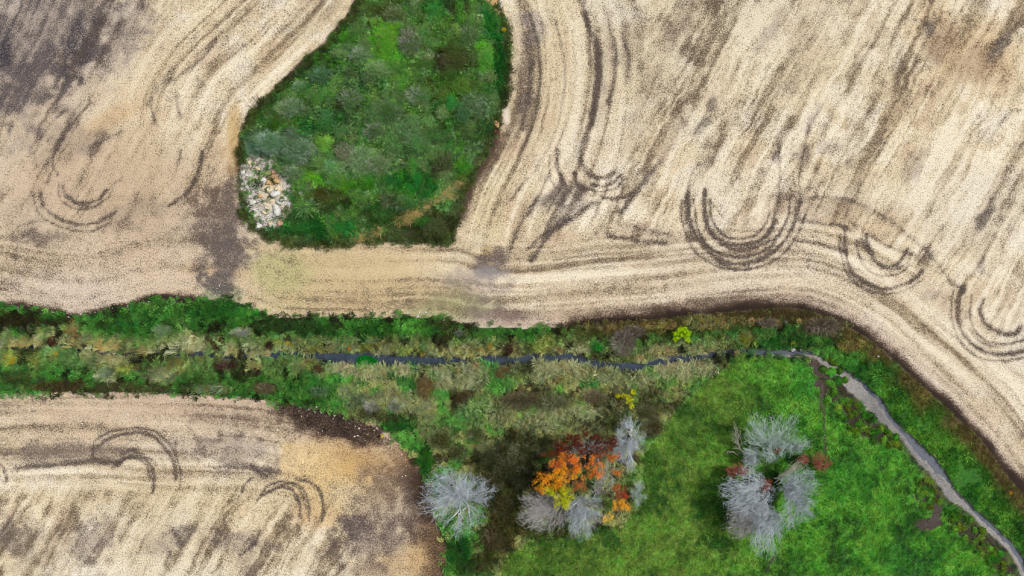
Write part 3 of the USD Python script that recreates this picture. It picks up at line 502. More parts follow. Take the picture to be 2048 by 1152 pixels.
def paint_land():
    I = where(PX, PY)
    px = PX + 5 * (vn(PX / 14, PY / 14, 1) - .5) + 14 * (fb(PX / 60, PY / 60, 4) - .5)
    py = PY + 5 * (vn(PX / 14, PY / 14, 2) - .5) + 14 * (fb(PX / 60, PY / 60, 6) - .5)
    dI, dC, dS, dM = I['dI'], I['dC'], I['dS'], I['dM']
    straw = np.zeros(PX.shape + (3,)); straw[:] = (232, 215, 184)
    soil = np.zeros_like(straw); soil[:] = (92, 78, 62)
    cover = np.full(PX.shape, .77)

    def drift(a, c, w):
        a[:] = a * (1 - w[..., None]) + np.asarray(c, float) * w[..., None]
    sw = dS < 0
    # rows: along the margins first, straight lines beyond
    dB = np.where(sw, -dS, np.maximum(dC, 0))
    headB = np.where(sw, ss(230, 150, dB + 40 * (fb(px / 120, py / 120, 31) - .5)), ss(210, 130, dB + 50 * (fb(px / 120, py / 120, 32) - .5)))
    headI = np.where(sw, 0, ss(330, 210, dI + 60 * (fb(px / 130, py / 130, 33) - .5))) * ss(1500, 1250, px) * (1 - .75 * ss(205, 260, py) * ss(500, 440, px))
    bend = 60 * (fb(px / 300, py / 300, 34) - .5)

    def rows(u, v, s, wide, long):
        u = u + 5 * (vn(px / 70, py / 70, s + 9) - .5) + 4.5 * (fb(px / 10, py / 10, s + 5) - .5)
        return (.44 * (vn(u / 5.2, v / (long * .8), s) - .5) + .42 * (vn(u / 10.5, v / (long * 1.1), s + 1) - .5) + .50 * (vn(u / 24, v / (long * 1.7), s + 2) - .5) + .20 * (vn(u / 58, v / (long * 1.6), s + 3) - .5))
    rB = rows(dB + bend * .15, px + py * .6, 40, 17, 210)
    rI = rows(dI + bend * .15, np.where(px > 760, py - .2 * px, px - py), 50, 18, 200)
    ang = math.radians(61); u = px * math.sin(ang) + py * math.cos(ang) + bend * .5; v = px * math.cos(ang) - py * math.sin(ang)
    band = .6 * vn(u / 38 + .8 * vn(u / 90, v / 120, 66), v / 240, 61) + .4 * vn(u / 15, v / 150, 62)
    mott = .5 * fb(u / 17, v / 34, 63, 3) + .5 * fb(px / 48, py / 48, 65, 3)
    rD = .86 * rows(u, v, 64, 0, 190) - ss(.35, .9, band) * .14 - ss(.42, .74, mott) * .34 * (.4 + .9 * band) + .12
    r = rD
    r = r * (1 - headI) + rI * .85 * headI
    r = r * (1 - headB) + rB * headB * np.where(~sw, .55 + .45 * ss(450, 700, px), .25 + .75 * ss(680, 520, px))
    cover += r * 1.15
    stripe = ss(.05, -.38, r) * .55
    cover += .46 * (fb(px / 17, py / 17, 70) - .5) + .24 * (fb(px / 75, py / 75, 71) - .5)
    # colour of straw and earth drifts across the fields
    k = fb(px / 170, py / 170, 72)
    drift(straw, (222, 202, 164), ss(.45, .7, k) * .5); drift(straw, (228, 214, 196), ss(.5, .3, k) * .4)
    k = fb(px / 60, py / 60, 73)
    drift(straw, (204, 178, 148), ss(.52, .75, k) * .5); drift(straw, (240, 231, 214), ss(.48, .28, k) * .6)
    drift(straw, (222, 204, 178), headB * .4)
    drift(straw, (172, 147, 114), np.minimum(stripe * 1.2, .8))
    drift(straw, (246, 235, 210), ss(.05, .34, r) * .8)
    drift(straw, (208, 184, 154), sw * ss(150, 60, -dS) * .5)
    drift(straw, (206, 184, 156), (~sw) * ss(480, 380, px) * ss(260, 400, py) * .35)
    for x, y, rx, ry, a, w, c in DRIFTS:
        s = (np.abs(px - x) < 2 * max(rx, ry)) & (np.abs(py - y) < 2 * max(rx, ry))
        t = np.zeros(PX.shape); t[s] = ss(1.5, .4, ell(px[s], py[s], x, y, rx, ry, a)) * w
        drift(straw, c, t)
    tone = np.zeros(PX.shape)
    for x, y, rx, ry, a, w, c in PATCHES:
        s = (np.abs(px - x) < 2 * max(rx, ry)) & (np.abs(py - y) < 2 * max(rx, ry))
        t = np.zeros(PX.shape); t[s] = ss(1.45, .35, ell(px[s], py[s], x, y, rx, ry, a) + 1.5 * (fb(px[s] / 20, py[s] / 20, 74) - .5))
        cover -= t * w * .66
        drift(soil, c, t * .9); drift(straw, np.array(c) * .35 + np.array((196, 178, 158)) * .65, t * min(1, w * 1.3))
    wx = PX + 3 * (vn(PX / 9, PY / 9, 1) - .5); wy = PY + 3 * (vn(PX / 9, PY / 9, 2) - .5)
    for pts, w, k in TRACKS:
        c = curve(pts, 6); lo, hi = c.min(0) - 4 * w, c.max(0) + 4 * w
        iy = np.nonzero((gy > lo[1]) & (gy < hi[1]))[0]; ix = np.nonzero((gx > lo[0]) & (gx < hi[0]))[0]
        if not len(iy) or not len(ix):
            continue
        q = np.ix_(iy, ix)
        d = seg_dist(wx[q], wy[q], c)
        o = .62 * w
        g = np.exp(-(d / (.62 * w + .8)) ** 2) * (.86 + .4 * vn(wx[q] / 16, wy[q] / 16, 75))
        cover[q] -= g * k * 1.1
        t = np.clip(g, 0, 1)[..., None] * .8
        soil[q] = soil[q] * (1 - t) + np.array((74, 64, 58)) * t
        t = np.clip(g * k, 0, 1)[..., None] * .9
        straw[q] = straw[q] * (1 - t) + np.array((150, 130, 112)) * t
    cover = .5 + .40 * np.tanh((cover - .5) / .40)
    # dark turned earth along the margins
    wob = 16 * (fb(px / 40, py / 40, 76) - .5)
    edgeN = ss(26, 0, dC + 1.5 * wob) * ss(1030, 1180, px) * (~sw)
    edgeW = ss(16, 0, dC + 1.4 * wob) * ss(430, 380, px) * (~sw)
    edgeS = ss(8, -6, dC + wob) * sw * ss(560, 480, px) * .6
    edgeI = ss(15, 0, dI + wob) * ss(880, 780, px) * ss(480, 380, py + .2 * px)
    edgeI2 = ss(26, 4, dI + wob) * ss(830, 900, px) * ss(230, 300, py) * ss(470, 420, py)
    for ew, c in ((edgeN, (40, 25, 17)), (edgeW, (46, 32, 25)), (edgeS, (60, 46, 36)), (edgeI, (66, 50, 42)), (edgeI2 * .9, (80, 60, 48))):
        cover -= ew * .85; drift(soil, c, ew); drift(straw, (120, 92, 70), ew * .6)
    halo = ss(50, 8, np.abs(dC)) * ss(1150, 1300, px) * (~sw) * (dC > 0)
    cover -= halo * .14; drift(straw, (204, 178, 164), halo * .5)
    pat = ss(1.3, .6, ell(px, py, 672, 850, 116, 30, 13) + .9 * (fb(px / 24, py / 24, 77) - .5))
    pat = np.maximum(pat, ss(1.2, .8, ell(px, py, 590, 822, 40, 18, 25)))
    cover = cover * (1 - pat) + pat * (.22 + .45 * (fb(px / 15, py / 15, 277) - .5)); drift(soil, (34, 23, 18), pat); drift(straw, (116, 90, 74), pat * .85)
    end = ss(75, 5, dC + 2.2 * wob) * sw * ss(770, 850, px)
    cover -= end * .42; drift(soil, (66, 48, 34), end * .8); drift(straw, (140, 108, 78), end * .75)
    step = ss(558, 566, px + 4 * (vn(px / 6, py / 6, 276) - .5)) * ss(720, 600, px) * ss(876, 888, py - .06 * (px - 562)) * ss(985, 930, py)
    cover = cover * (1 - step) + step * (.80 + .5 * (fb(px / 20, py / 20, 275) - .5)); drift(straw, (228, 200, 150), step * .8)
    rb = ss(1.3, .7, ell(px, py, 448, 590, 40, 22, 0)); drift(straw, (130, 150, 110), rb * .5)
    grn = ss(1.3, .5, ell(px, py, 900, 615, 90, 26, 0) + .8 * (fb(px / 20, py / 20, 78) - .5)); drift(straw, (150, 158, 104), grn * .5)
    grn = ss(1.3, .5, ell(px, py, 560, 545, 60, 40, 0) + .8 * (fb(px / 20, py / 20, 79) - .5)); drift(straw, (176, 176, 118), grn * .5)
    # under the plants: litter and dark earth of the plants' own tone
    vc, vh, den = veg(PX, PY, I)
    green = np.where((dI < 0) | (dC < 0), 1.0, 0.0)
    meadow = ss(4, -8, dM)
    strip = ss(1600, 1700, PX) * (I['side'] < 0)
    meadow = np.maximum(meadow, strip)
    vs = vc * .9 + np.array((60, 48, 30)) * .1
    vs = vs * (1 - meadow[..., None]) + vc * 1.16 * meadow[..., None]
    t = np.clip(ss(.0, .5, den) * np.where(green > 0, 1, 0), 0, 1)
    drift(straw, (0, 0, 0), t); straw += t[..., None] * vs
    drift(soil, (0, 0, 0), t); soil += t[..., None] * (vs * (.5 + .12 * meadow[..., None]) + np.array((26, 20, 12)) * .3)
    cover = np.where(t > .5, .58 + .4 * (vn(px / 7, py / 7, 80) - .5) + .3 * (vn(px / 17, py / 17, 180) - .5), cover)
    # bare ground in the grass, and where nothing grows inside the outlines
    nob = (green > 0) & (den < .5) & (I['e'] > 0)
    bare = np.zeros(PX.shape)
    for x, y, rx, ry, a in BARE[:14]:
        bare = np.maximum(bare, ss(1.3, .9, ell(PX, PY, x, y, rx, ry, a) + .4 * (vn(px / 5, py / 5, 81) - .5)))
    drift(straw, (98, 84, 78), bare); drift(soil, (52, 44, 40), bare); cover = cover * (1 - bare) + .42 * bare
    for zn in TRODDEN:
        t = ss(4, -6, sdf(PX, PY, zn) + 10 * (vn(px / 9, py / 9, 281) - .5)) * ss(.35, .6, vn(px / 8, py / 8, 282)) * (I['e'] > 1) * .8
        drift(straw, (96, 84, 66), t); drift(soil, (48, 42, 34), t)
    # pale rubble bank at the west end of the island, sandy lip on its east side
    t = ss(1.3, .75, ell(px, py, 536, 388, 54, 84, -22) + .9 * (fb(px / 22, py / 22, 82) - .5)) * (dI < 0)
    drift(straw, (232, 226, 212), t); drift(soil, (84, 66, 46), t); cover = cover * (1 - t) + (.60 + .5 * (fb(px / 14, py / 14, 83) - .5)) * t
    t = ss(1.3, .6, ell(px, py, 548, 388, 22, 32, -10) + .7 * (fb(px / 16, py / 16, 84) - .5)) * (dI < 0)
    drift(straw, (236, 220, 188), t); cover += .4 * t; drift(soil, (150, 108, 66), t)
    t = ss(1.3, .6, ell(px, py, 545, 355, 24, 14, 20) + .7 * (fb(px / 12, py / 12, 85) - .5)) * (dI < 0); drift(straw, (206, 160, 112), t * .8)
    t = ss(1.3, .6, ell(px, py, 1008, 195, 8, 70, -12) + .7 * (fb(px / 12, py / 12, 86) - .5)); drift(straw, (232, 220, 200), t * .9); cover += .2 * t
    t = ss(1.3, .6, ell(px, py, 992, 250, 12, 26, 20) + .7 * (fb(px / 10, py / 10, 87) - .5)); drift(straw, (180, 130, 76), t * .8); drift(soil, (70, 44, 28), t); cover -= .25 * t
    # creek bed: grey-brown silt
    t = ss(2.0, -1.5, I['e'] + 3 * (vn(px / 6, py / 6, 88) - .5))
    drift(straw, (160, 155, 150), t); drift(soil, (112, 110, 110), t); cover = cover * (1 - t) + (.62 + .5 * (fb(px / 16, py / 16, 188) - .5) - .25 * ss(1700, 1760, px) * ss(1960, 1800, px)) * t
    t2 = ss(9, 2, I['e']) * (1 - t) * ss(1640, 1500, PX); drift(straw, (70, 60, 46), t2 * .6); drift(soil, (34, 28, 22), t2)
    kind = np.zeros(PX.shape, int)
    kind[sw] = 1
    kind[dC < 0] = 2
    kind[(dM < 0)] = 3
    kind[dI < 0] = 4
    kind[I['e'] < 0] = 5
    return I, cover, straw, soil, kind


LAND, cover, straw, soil, kind = paint_land()
Z = LAND['z'] + 0.05 * (vn(PX / 7, PY / 7, 90) - .5) * (np.abs(PX - 1024) < 1400) * (LAND['e'] > 3)
gX, gY = ground(PX, PY, Z)
pts = np.stack([gX, gY, Z], -1).reshape(-1, 3)
ny, nx = PX.shape
ii = np.arange(ny * nx).reshape(ny, nx)
quads = np.stack([ii[1:, :-1], ii[1:, 1:], ii[:-1, 1:], ii[:-1, :-1]], -1).reshape(-1, 4)
qk = kind[1:, :-1].reshape(-1)
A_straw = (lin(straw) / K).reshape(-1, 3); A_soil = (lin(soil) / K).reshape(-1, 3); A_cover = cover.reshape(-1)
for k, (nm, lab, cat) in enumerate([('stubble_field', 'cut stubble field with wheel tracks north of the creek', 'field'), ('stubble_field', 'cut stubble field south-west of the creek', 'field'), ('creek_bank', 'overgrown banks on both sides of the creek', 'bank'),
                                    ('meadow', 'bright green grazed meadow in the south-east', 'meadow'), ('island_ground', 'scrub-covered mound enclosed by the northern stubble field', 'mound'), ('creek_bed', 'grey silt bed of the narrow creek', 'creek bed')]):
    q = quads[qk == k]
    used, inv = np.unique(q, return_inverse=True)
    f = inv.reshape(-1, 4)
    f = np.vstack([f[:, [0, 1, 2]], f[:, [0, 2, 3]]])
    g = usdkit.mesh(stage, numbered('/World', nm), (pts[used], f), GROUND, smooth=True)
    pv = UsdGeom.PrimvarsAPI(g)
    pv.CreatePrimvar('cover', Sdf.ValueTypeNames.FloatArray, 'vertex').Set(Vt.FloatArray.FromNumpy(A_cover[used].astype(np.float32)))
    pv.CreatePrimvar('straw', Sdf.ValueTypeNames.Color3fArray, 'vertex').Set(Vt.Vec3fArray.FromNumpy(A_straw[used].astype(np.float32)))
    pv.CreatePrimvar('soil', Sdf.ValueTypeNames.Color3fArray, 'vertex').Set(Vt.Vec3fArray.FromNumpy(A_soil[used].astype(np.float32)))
    tag(g.GetPrim(), lab, cat, kind='structure')

# the creek's water, a level sheet between the banks
ZW = -0.98
t = np.gradient(CREEK_XY, axis=0); t /= np.linalg.norm(t, axis=1, keepdims=True)
nrm = np.stack([-t[:, 1], t[:, 0]], 1)
W = (CREEK_W * 1.25 + 2)[:, None]
rowsw = [CREEK_XY + nrm * W * s for s in (-1, -.5, 0, .5, 1)]
wp = np.stack(rowsw, 1)
wx, wy = ground(wp[..., 0], wp[..., 1], ZW)
wv = np.stack([wx, wy, np.full(wx.shape, ZW)], -1).reshape(-1, 3)
m_, n_ = wx.shape
wi = np.arange(m_ * n_).reshape(m_, n_)
wf = np.stack([wi[:-1, :-1], wi[:-1, 1:], wi[1:, 1:], wi[1:, :-1]], -1).reshape(-1, 4)[:, ::-1]
tag(put('creek_water', (wv, wf), WATER, smooth=True), 'dark blue-grey water of the narrow creek', 'creek', kind='structure')

rng = np.random.default_rng(7)


def rnd(a, b, n=None):
    return rng.uniform(a, b, n)


def at(x, y, up=0.0):
    """The point of the land under something seen at (x, y) of the photograph whose middle is "up" metres above it."""
    px, py = np.array([float(x)]), np.array([float(y)])
    zg = 0.0
    for _ in range(3):
        f = (H - zg - up) / H
        q = 1024 + (px - 1024) * f * H / (H - zg); r = 576 + (py - 576) * f * H / (H - zg)
        zg = float(height(q, r)[0][0])
    f = (H - zg - up) / H
    return np.array([(x - 1024) * S * f, (576 - y) * S * f, zg])


# ------------------------------------------------------------------ blades, leaves, tubes
def blades(base, tip, width, bend=0.35, droop=0.0, segs=2):
    """Narrow pointed blades from base to tip (n x 3), bulging upward."""
    n = len(base)
    d = tip - base
    side = np.cross(d, rng.normal(size=(n, 3))); side /= np.linalg.norm(side, axis=1, keepdims=True) + 1e-9
    w = np.broadcast_to(width, (n,))[:, None]
    mid = base + d * .55 + np.array([0, 0, 1.0]) * (np.linalg.norm(d[:, :2], axis=1, keepdims=True) * bend)
    v = np.stack([base - side * w * .4, base + side * w * .4, mid + side * w * .5, mid - side * w * .5, tip], 1).reshape(-1, 3)
    o = np.arange(n)[:, None] * 5
    f = np.concatenate([o + [0, 1, 2], o + [0, 2, 3], o + [3, 2, 4]])
    return v, f


def leaves(c, size, up=0.6, aspect=1.0):
    """Four-cornered leaves around the points c."""
    n = len(c)
    nm = rng.normal(size=(n, 3)); nm[:, 2] = np.abs(nm[:, 2]) + up; nm /= np.linalg.norm(nm, axis=1, keepdims=True)
    a = np.cross(nm, rng.normal(size=(n, 3))); a /= np.linalg.norm(a, axis=1, keepdims=True)
    b = np.cross(nm, a)
    s = np.broadcast_to(size, (n,))[:, None]
    v = np.stack([c - a * s, c - b * s * aspect * .55, c + a * s, c + b * s * aspect * .55], 1).reshape(-1, 3)
    o = np.arange(n)[:, None] * 4
    return v, np.concatenate([o + [0, 1, 2], o + [0, 2, 3]])


def tubes(P, R, sides=3):
    """Many tubes at once: P (m, n, 3), R (m, n)."""
    m, n, _ = P.shape
    t = np.gradient(P, axis=1); t /= np.linalg.norm(t, axis=2, keepdims=True) + 1e-12
    ref = np.where(np.abs(t[..., 2:]) < .9, [0, 0, 1.0], [1.0, 0, 0])
    a = np.cross(t, ref); a /= np.linalg.norm(a, axis=2, keepdims=True) + 1e-12
    b = np.cross(t, a)
    an = np.arange(sides) * 2 * np.pi / sides
    v = P[:, :, None] + R[:, :, None, None] * (np.cos(an)[:, None] * a[:, :, None] + np.sin(an)[:, None] * b[:, :, None])
    i = np.arange(m * n * sides).reshape(m, n, sides)
    i2 = np.roll(i, -1, axis=2)
    q = np.stack([i[:, :-1], i2[:, :-1], i2[:, 1:], i[:, 1:]], -1).reshape(-1, 4)
    return v.reshape(-1, 3), np.vstack([q[:, [0, 1, 2]], q[:, [0, 2, 3]]])


def join(*ms):
    v, f, n = [], [], 0
    for a, b in ms:
        v.append(a); f.append(b + n); n += len(a)
    return np.vstack(v), np.vstack(f)


def bow(a, b, n, sag, jit):
    """Curved lines from a to b (m x 3): n points, rising early like branches do."""
    m = len(a)
    t = np.linspace(0, 1, n)[None, :, None]
    d = b - a; L = np.linalg.norm(d, axis=1)[:, None, None]
    k = rng.normal(size=(m, 1, 3)) * jit + np.array([0, 0, sag])
    p = a[:, None] + d[:, None] * t + k * L * (t * (1 - t)) * 2
    p[:, 1:-1] += rng.normal(size=(m, n - 2, 3)) * L * jit * .22
    return p


# ------------------------------------------------------------------ low cover: grass, weeds and tall grass as scattered tufts
def tuft_short(n=10, r=.26, h=.22, w=.075):
    a = rnd(0, 2 * np.pi, n); q = rnd(0, r, n)
    base = np.stack([q * np.cos(a), q * np.sin(a), np.full(n, -.03)], 1)
    a2 = a + rng.normal(0, .7, n); l = rnd(.4, 1.0, n)
    tip = base + np.stack([np.cos(a2) * l * h * 1.3, np.sin(a2) * l * h * 1.3, h * rnd(.15, .7, n)], 1)
    return blades(base, tip, rnd(.6, 1.2, n) * w, .2)


def tuft_tall(n=30, r=.24, w=.062):
    a = rnd(0, 2 * np.pi, n); q = r * np.sqrt(rnd(0, 1, n))
    base = np.stack([q * np.cos(a), q * np.sin(a), np.full(n, -.05)], 1)
    a2 = a + rng.normal(0, .6, n); l = rnd(.15, 1.0, n); lean = rng.normal(0, .22, 2)
    tip = base + np.stack([np.cos(a2) * l * .8 + lean[0], np.sin(a2) * l * .8 + lean[1], .45 + .5 * (1 - l) + rnd(-.1, .1, n)], 1)
    return blades(base, tip, rnd(.6, 1.3, n) * w, .45)


def tuft_weed(n=30, r=.42):
    a = rnd(0, 2 * np.pi, n); q = r * np.sqrt(rnd(0, 1, n)); z = rnd(.1, 1.0, n) * (1 - .7 * (q / r) ** 2)
    c = np.stack([q * np.cos(a), q * np.sin(a), z], 1)
    lv = leaves(c, rnd(.06, .15, n), 1.0, .9)
    m = 7; a = rnd(0, 2 * np.pi, m)
    st = blades(np.zeros((m, 3)), np.stack([.35 * np.cos(a), .35 * np.sin(a), rnd(.5, .9, m)], 1), .03, .1)
    return join(lv, st)


def leaning(px, py):
    """Which way the wind has laid the long grass: a world direction, about half a radian strong."""
    b = 2.2 + 3.2 * (fb(px / 150, py / 110, 301) - .5) * 2
    m = .25 + .6 * fb(px / 90, py / 90, 302)
    return np.stack([np.cos(b), np.sin(b)], -1) * m[..., None]


def scatter(name, label, category, box, per, protos, accept, clusters, gain, size, vary=.17, sway=.25):
    """One mass of plants: points inside the box, each given the tone of the ground it grows on."""
    x0, y0, x1, y1 = box
    n = int((x1 - x0) * (y1 - y0) * S * S * per)
    px = rnd(x0, x1, n); py = rnd(y0, y1, n)
    I = where(px, py)
    col, hgt, den = veg(px, py, I)
    keep = accept(px, py, I, hgt, den) & (rnd(0, 1, n) < den)
    px, py, col, hgt, z = px[keep], py[keep], col[keep], hgt[keep], I['z'][keep]
    n = len(px)
    col = np.clip(col * np.exp(rng.normal(-.02, vary, (n, 1))) + rng.normal(0, 5, (n, 3)), 8, 245)
    if protos[0] is tuft_tall:
        col = np.clip(col * np.array([.97, 1.03, 1.16]), 0, 245)
    cen, idx = kmeans2(col, clusters, minit='points', seed=3, iter=12)
    pi = UsdGeom.PointInstancer.Define(stage, numbered('/World', name))
    path = str(pi.GetPath()); targets = []
    part = 'leafy_stem' if protos[0] is tuft_weed else 'grass_tuft'
    for k in range(clusters):
        for v in range(len(protos)):
            p = put(part, protos[v](), leaf_mat(cen[k], gain, key=name), path)
            targets.append(p.GetPath())
    pi.CreatePrototypesRel().SetTargets(targets)
    X, Y = ground(px, py, z)
    pi.CreatePositionsAttr(Vt.Vec3fArray.FromNumpy(np.stack([X, Y, z], 1).astype(np.float32)))
    pi.CreateProtoIndicesAttr(Vt.IntArray.FromNumpy((idx * len(protos) + rng.integers(0, len(protos), n)).astype(np.int32)))
    a = rnd(0, 2 * np.pi, n); tx = leaning(px, py) * sway + rng.normal(0, .10, (n, 2))
    th = np.hypot(tx[:, 0], tx[:, 1]); ax = np.stack([-tx[:, 1], tx[:, 0]], 1) / (th[:, None] + 1e-9)
    st, ct, sy, cy_ = np.sin(th / 2), np.cos(th / 2), np.sin(a / 2), np.cos(a / 2)
    q = np.stack([ax[:, 0] * st * cy_ + ax[:, 1] * st * sy, ax[:, 1] * st * cy_ - ax[:, 0] * st * sy, ct * sy, ct * cy_], 1)
    quat = Vt.QuathArray([Gf.Quath(float(w), float(x), float(y), float(zz)) for x, y, zz, w in q])
    pi.CreateOrientationsAttr(quat)
    s = np.exp(rng.normal(0, .22, n))[:, None] * size(hgt)
    pi.CreateScalesAttr(Vt.Vec3fArray.FromNumpy(s.astype(np.float32)))
    tag(pi.GetPrim(), label, category, kind='stuff')
    return n


counts = {}
counts['meadow'] = scatter('meadow_grass', 'short bright green grass covering the grazed meadow and creek strip', 'grass', (960, 600, 2160, 1240), 20, [tuft_short, tuft_short],
                           lambda px, py, I, h, d: (h < .42) & (I['dC'] < 0), 30, 4.1, lambda h: np.stack([.85 + 0 * h, .85 + 0 * h, .6 + 1.6 * h], 1), vary=.26)
counts['tall'] = scatter('tall_bank_grass', 'tall dry and green grass covering the creek banks', 'grass', (-90, 590, 1700, 1240), 8, [tuft_tall, tuft_tall],
                         lambda px, py, I, h, d: (h >= .42) & (I['dC'] < 6) & (rnd(0, 1, len(px)) < ss(.45, .95, h)), 56, 5.0, lambda h: np.stack([.5 + .45 * h, .5 + .45 * h, .35 + .65 * h], 1), sway=1.25)
counts['weeds'] = scatter('bank_weeds', 'low leafy weeds between the tall grass on the creek banks', 'weeds', (-90, 590, 1760, 1240), 9, [tuft_weed, tuft_weed],
                          lambda px, py, I, h, d: (h >= .3) & (I['dC'] < 12) & (I['dM'] > -4) & (rnd(0, 1, len(px)) > ss(.6, 1.2, h)), 44, 5.0, lambda h: np.stack([.8 + 0 * h, .8 + 0 * h, .4 + .6 * h], 1))
counts['island'] = scatter('island_undergrowth', 'dense mixed low scrub and weeds covering the island', 'undergrowth', (460, -110, 1040, 500), 18, [tuft_weed, tuft_weed, tuft_tall],
                           lambda px, py, I, h, d: (I['dI'] < 9), 44, 5.0, lambda h: np.stack([.75 + .2 * h, .75 + .2 * h, .2 + .9 * h], 1))


# ------------------------------------------------------------------ trees and bushes
LEAF_GAIN = 3.0
BARK_SILVER = bark_mat('silver_grey_bark', (200, 204, 206), 1.7)
BARK_GREY = bark_mat('grey_brown_bark', (166, 160, 156), 1.35)
BARK_PALE = bark_mat('bleached_bark', (196, 192, 170), 1.3)
BARK_BROWN = bark_mat('brown_bark', (92, 80, 70), 1.2)
BARK_RED = bark_mat('red_brown_twig_bark', (150, 84, 66), 1.4)
BARK_GREEN = bark_mat('grey_green_bark', (150, 168, 152), 1.4)


TWIG_OF = {str(BARK_SILVER.GetPath()): bark_mat('silver_twig_bark', (168, 178, 184), 1.5), str(BARK_GREY.GetPath()): bark_mat('grey_twig_bark', (160, 156, 154), 1.4), str(BARK_GREEN.GetPath()): bark_mat('green_grey_twig_bark', (162, 180, 172), 1.45)}


def seen(px, py, z):
    """World points at the height z that stand over those points of the ground as the drone sees them."""
    f = (H - z) / H
    return np.stack([(px - 1024) * S * f, (576 - py) * S * f, z], -1)


def groups(p, k):
    k = min(k, len(p))
    _, idx = kmeans2(p, k, minit='++', seed=int(rng.integers(1e6)), iter=15)
    return [np.nonzero(idx == i)[0] for i in range(k) if (idx == i).any()]


def skeleton(base, targets, n1, n2, stem=.8, f1=.46, f2=.56, jit=.10, sag=.12):
    """Limbs, branches and twigs that leave base and end in the targets. Returns a list of limbs (limb line, branch lines, twig lines)."""
    out = []
    for g in groups(targets, n1):
        T = targets[g]; C = T.mean(0)
        a = base + np.array([*(rng.normal(0, stem * .4, 2)), 0])
        J1 = a + f1 * (C - a) + rng.normal(0, .15, 3)
        limb = bow(a[None], J1[None], 6, .10, jit)[0]
        br, tw = [], []
        for h in groups(T, n2):
            U = T[h]; D = U.mean(0)
            J0 = limb[rng.integers(2, 6)]
            J2 = J0 + f2 * (D - J0) + rng.normal(0, .10, 3)
            b = bow(J0[None], J2[None], 5, sag, jit)[0]; br.append(b)
            st = b[rng.integers(1, 5, len(U))]
            tw.append(bow(st, U, 6, sag, jit))
        out.append((limb, np.array(br), np.vstack(tw)))
    return out


def twiglets(tw, per, length, spread=.95):
    """Fine side shoots along the twigs."""
    m, n, _ = tw.shape
    i = np.repeat(np.arange(m), per); t = rnd(.15, 1.0, m * per) * (n - 1)
    k = np.minimum(t.astype(int), n - 2); f = (t - k)[:, None]
    a = tw[i, k] * (1 - f) + tw[i, k + 1] * f
    d = tw[i, k + 1] - tw[i, k]; d /= np.linalg.norm(d, axis=1, keepdims=True) + 1e-9
    d = d + rng.normal(0, spread, d.shape); d[:, 2] += .1; d /= np.linalg.norm(d, axis=1, keepdims=True)
    return bow(a, a + d * (rnd(.4, 1.1, len(a)) * length)[:, None], 3, .05, .10)


def taper(m, n, a, b):
    return np.linspace(a, b, n)[None, :] * np.ones((m, 1))


def targets_in(cx, cy, rx, ry, h, n, low=.45, rim=.6, deg=0):
    m = int(n * 1.35)
    q = rnd(0, 1, m) ** rim; a = rnd(0, 2 * np.pi, m)
    gap = vn(np.cos(a) * q * 2.3 + cx, np.sin(a) * q * 2.3 + cy, 12)
    keep = np.argsort(-(gap + .6 * rnd(0, 1, m)))[:n]
    q, a = q[keep], a[keep]
    q = q * (.70 + .5 * vn(a * 1.7, np.full(n, cx), 3))
    c, s_ = math.cos(math.radians(deg)), math.sin(math.radians(deg))
    ex, ey = rx * q * np.cos(a), ry * q * np.sin(a)
    z = h * (low + (1 - low) * np.sqrt(np.clip(1 - .8 * q ** 2, 0, 1))) * rnd(.82, 1.0, n)
    return seen(cx + ex * c - ey * s_, cy + ex * s_ + ey * c, z)


def build_limbs(root, sk, bark, thick=1.0, per=7, length=.7, spread=.95, fine=1.0):
    tw_all = []
    for limb, br, tw in sk:
        m = join(tubes(limb[None], taper(1, 6, .085 * thick, .045 * thick), 5), tubes(br, taper(len(br), 5, .040 * thick, .024 * thick), 4))
        put('limb', m, bark, str(root.GetPath()), smooth=True)
        tw_all.append(tw)
    tw = np.vstack(tw_all)
    parts = [tubes(tw, taper(len(tw), 6, .019 * fine, .008 * fine), 3)]
    if per:
        tl = twiglets(tw, per, length, spread)
        parts.append(tubes(tl, taper(len(tl), 3, .010 * fine, .005 * fine), 3))
    tag(put('twigs', join(*parts), TWIG_OF.get(str(bark.GetPath()), bark), str(root.GetPath())), kind='stuff')
    return tw


def rebase(prim_path, loc):
    pass


def shift(sk, o):
    return [(a - o, b - o, c - o) for a, b, c in sk]


def bare_tree(name, label, category, base, crown, h, bark, n=(7, 7, 7), group=None, per=7, length=.7, low=.45, rim=.6, thick=1.0, fine=1.0, deg=0, jit=.21):
    """A leafless tree or shrub. base and crown in the photograph: (x, y) and (x, y, rx, ry)."""
    b = at(*base)
    T = targets_in(*crown, h, n[0] * n[1] * n[2], low, rim, deg); T[:, 2] += b[2]
    root = thing(name, b, label, category, group)
    sk = shift(skeleton(b, T, n[0], n[1], jit=jit), b)
    build_limbs(root, sk, bark, thick, per, length, fine=fine)
    return root, b, sk


def clumps(spots, b, size=(.06, .125), up=.25, dens=78):
    """Leaf clumps: spots of (x, y, r in pixels, height, count factor) seen in the photograph, relative to the point b."""
    C = []
    for x, y, r, z, k in spots:
        n = max(6, int(dens * k * (r * S) ** 2 * 3.1))
        a = rnd(0, 2 * np.pi, n); q = rnd(0, 1, n) ** .62 * r * (.6 + .9 * vn(a * 1.4 + x, np.full(n, y), 9))
        zz = z + rng.normal(0, .45, n) - .7 * (q / r) ** 2
        C.append(seen(x + q * np.cos(a), y + q * np.sin(a), b[2] + zz))
    C = np.vstack(C) - b
    return leaves(C, rnd(size[0], size[1], len(C)), up, 1.1)


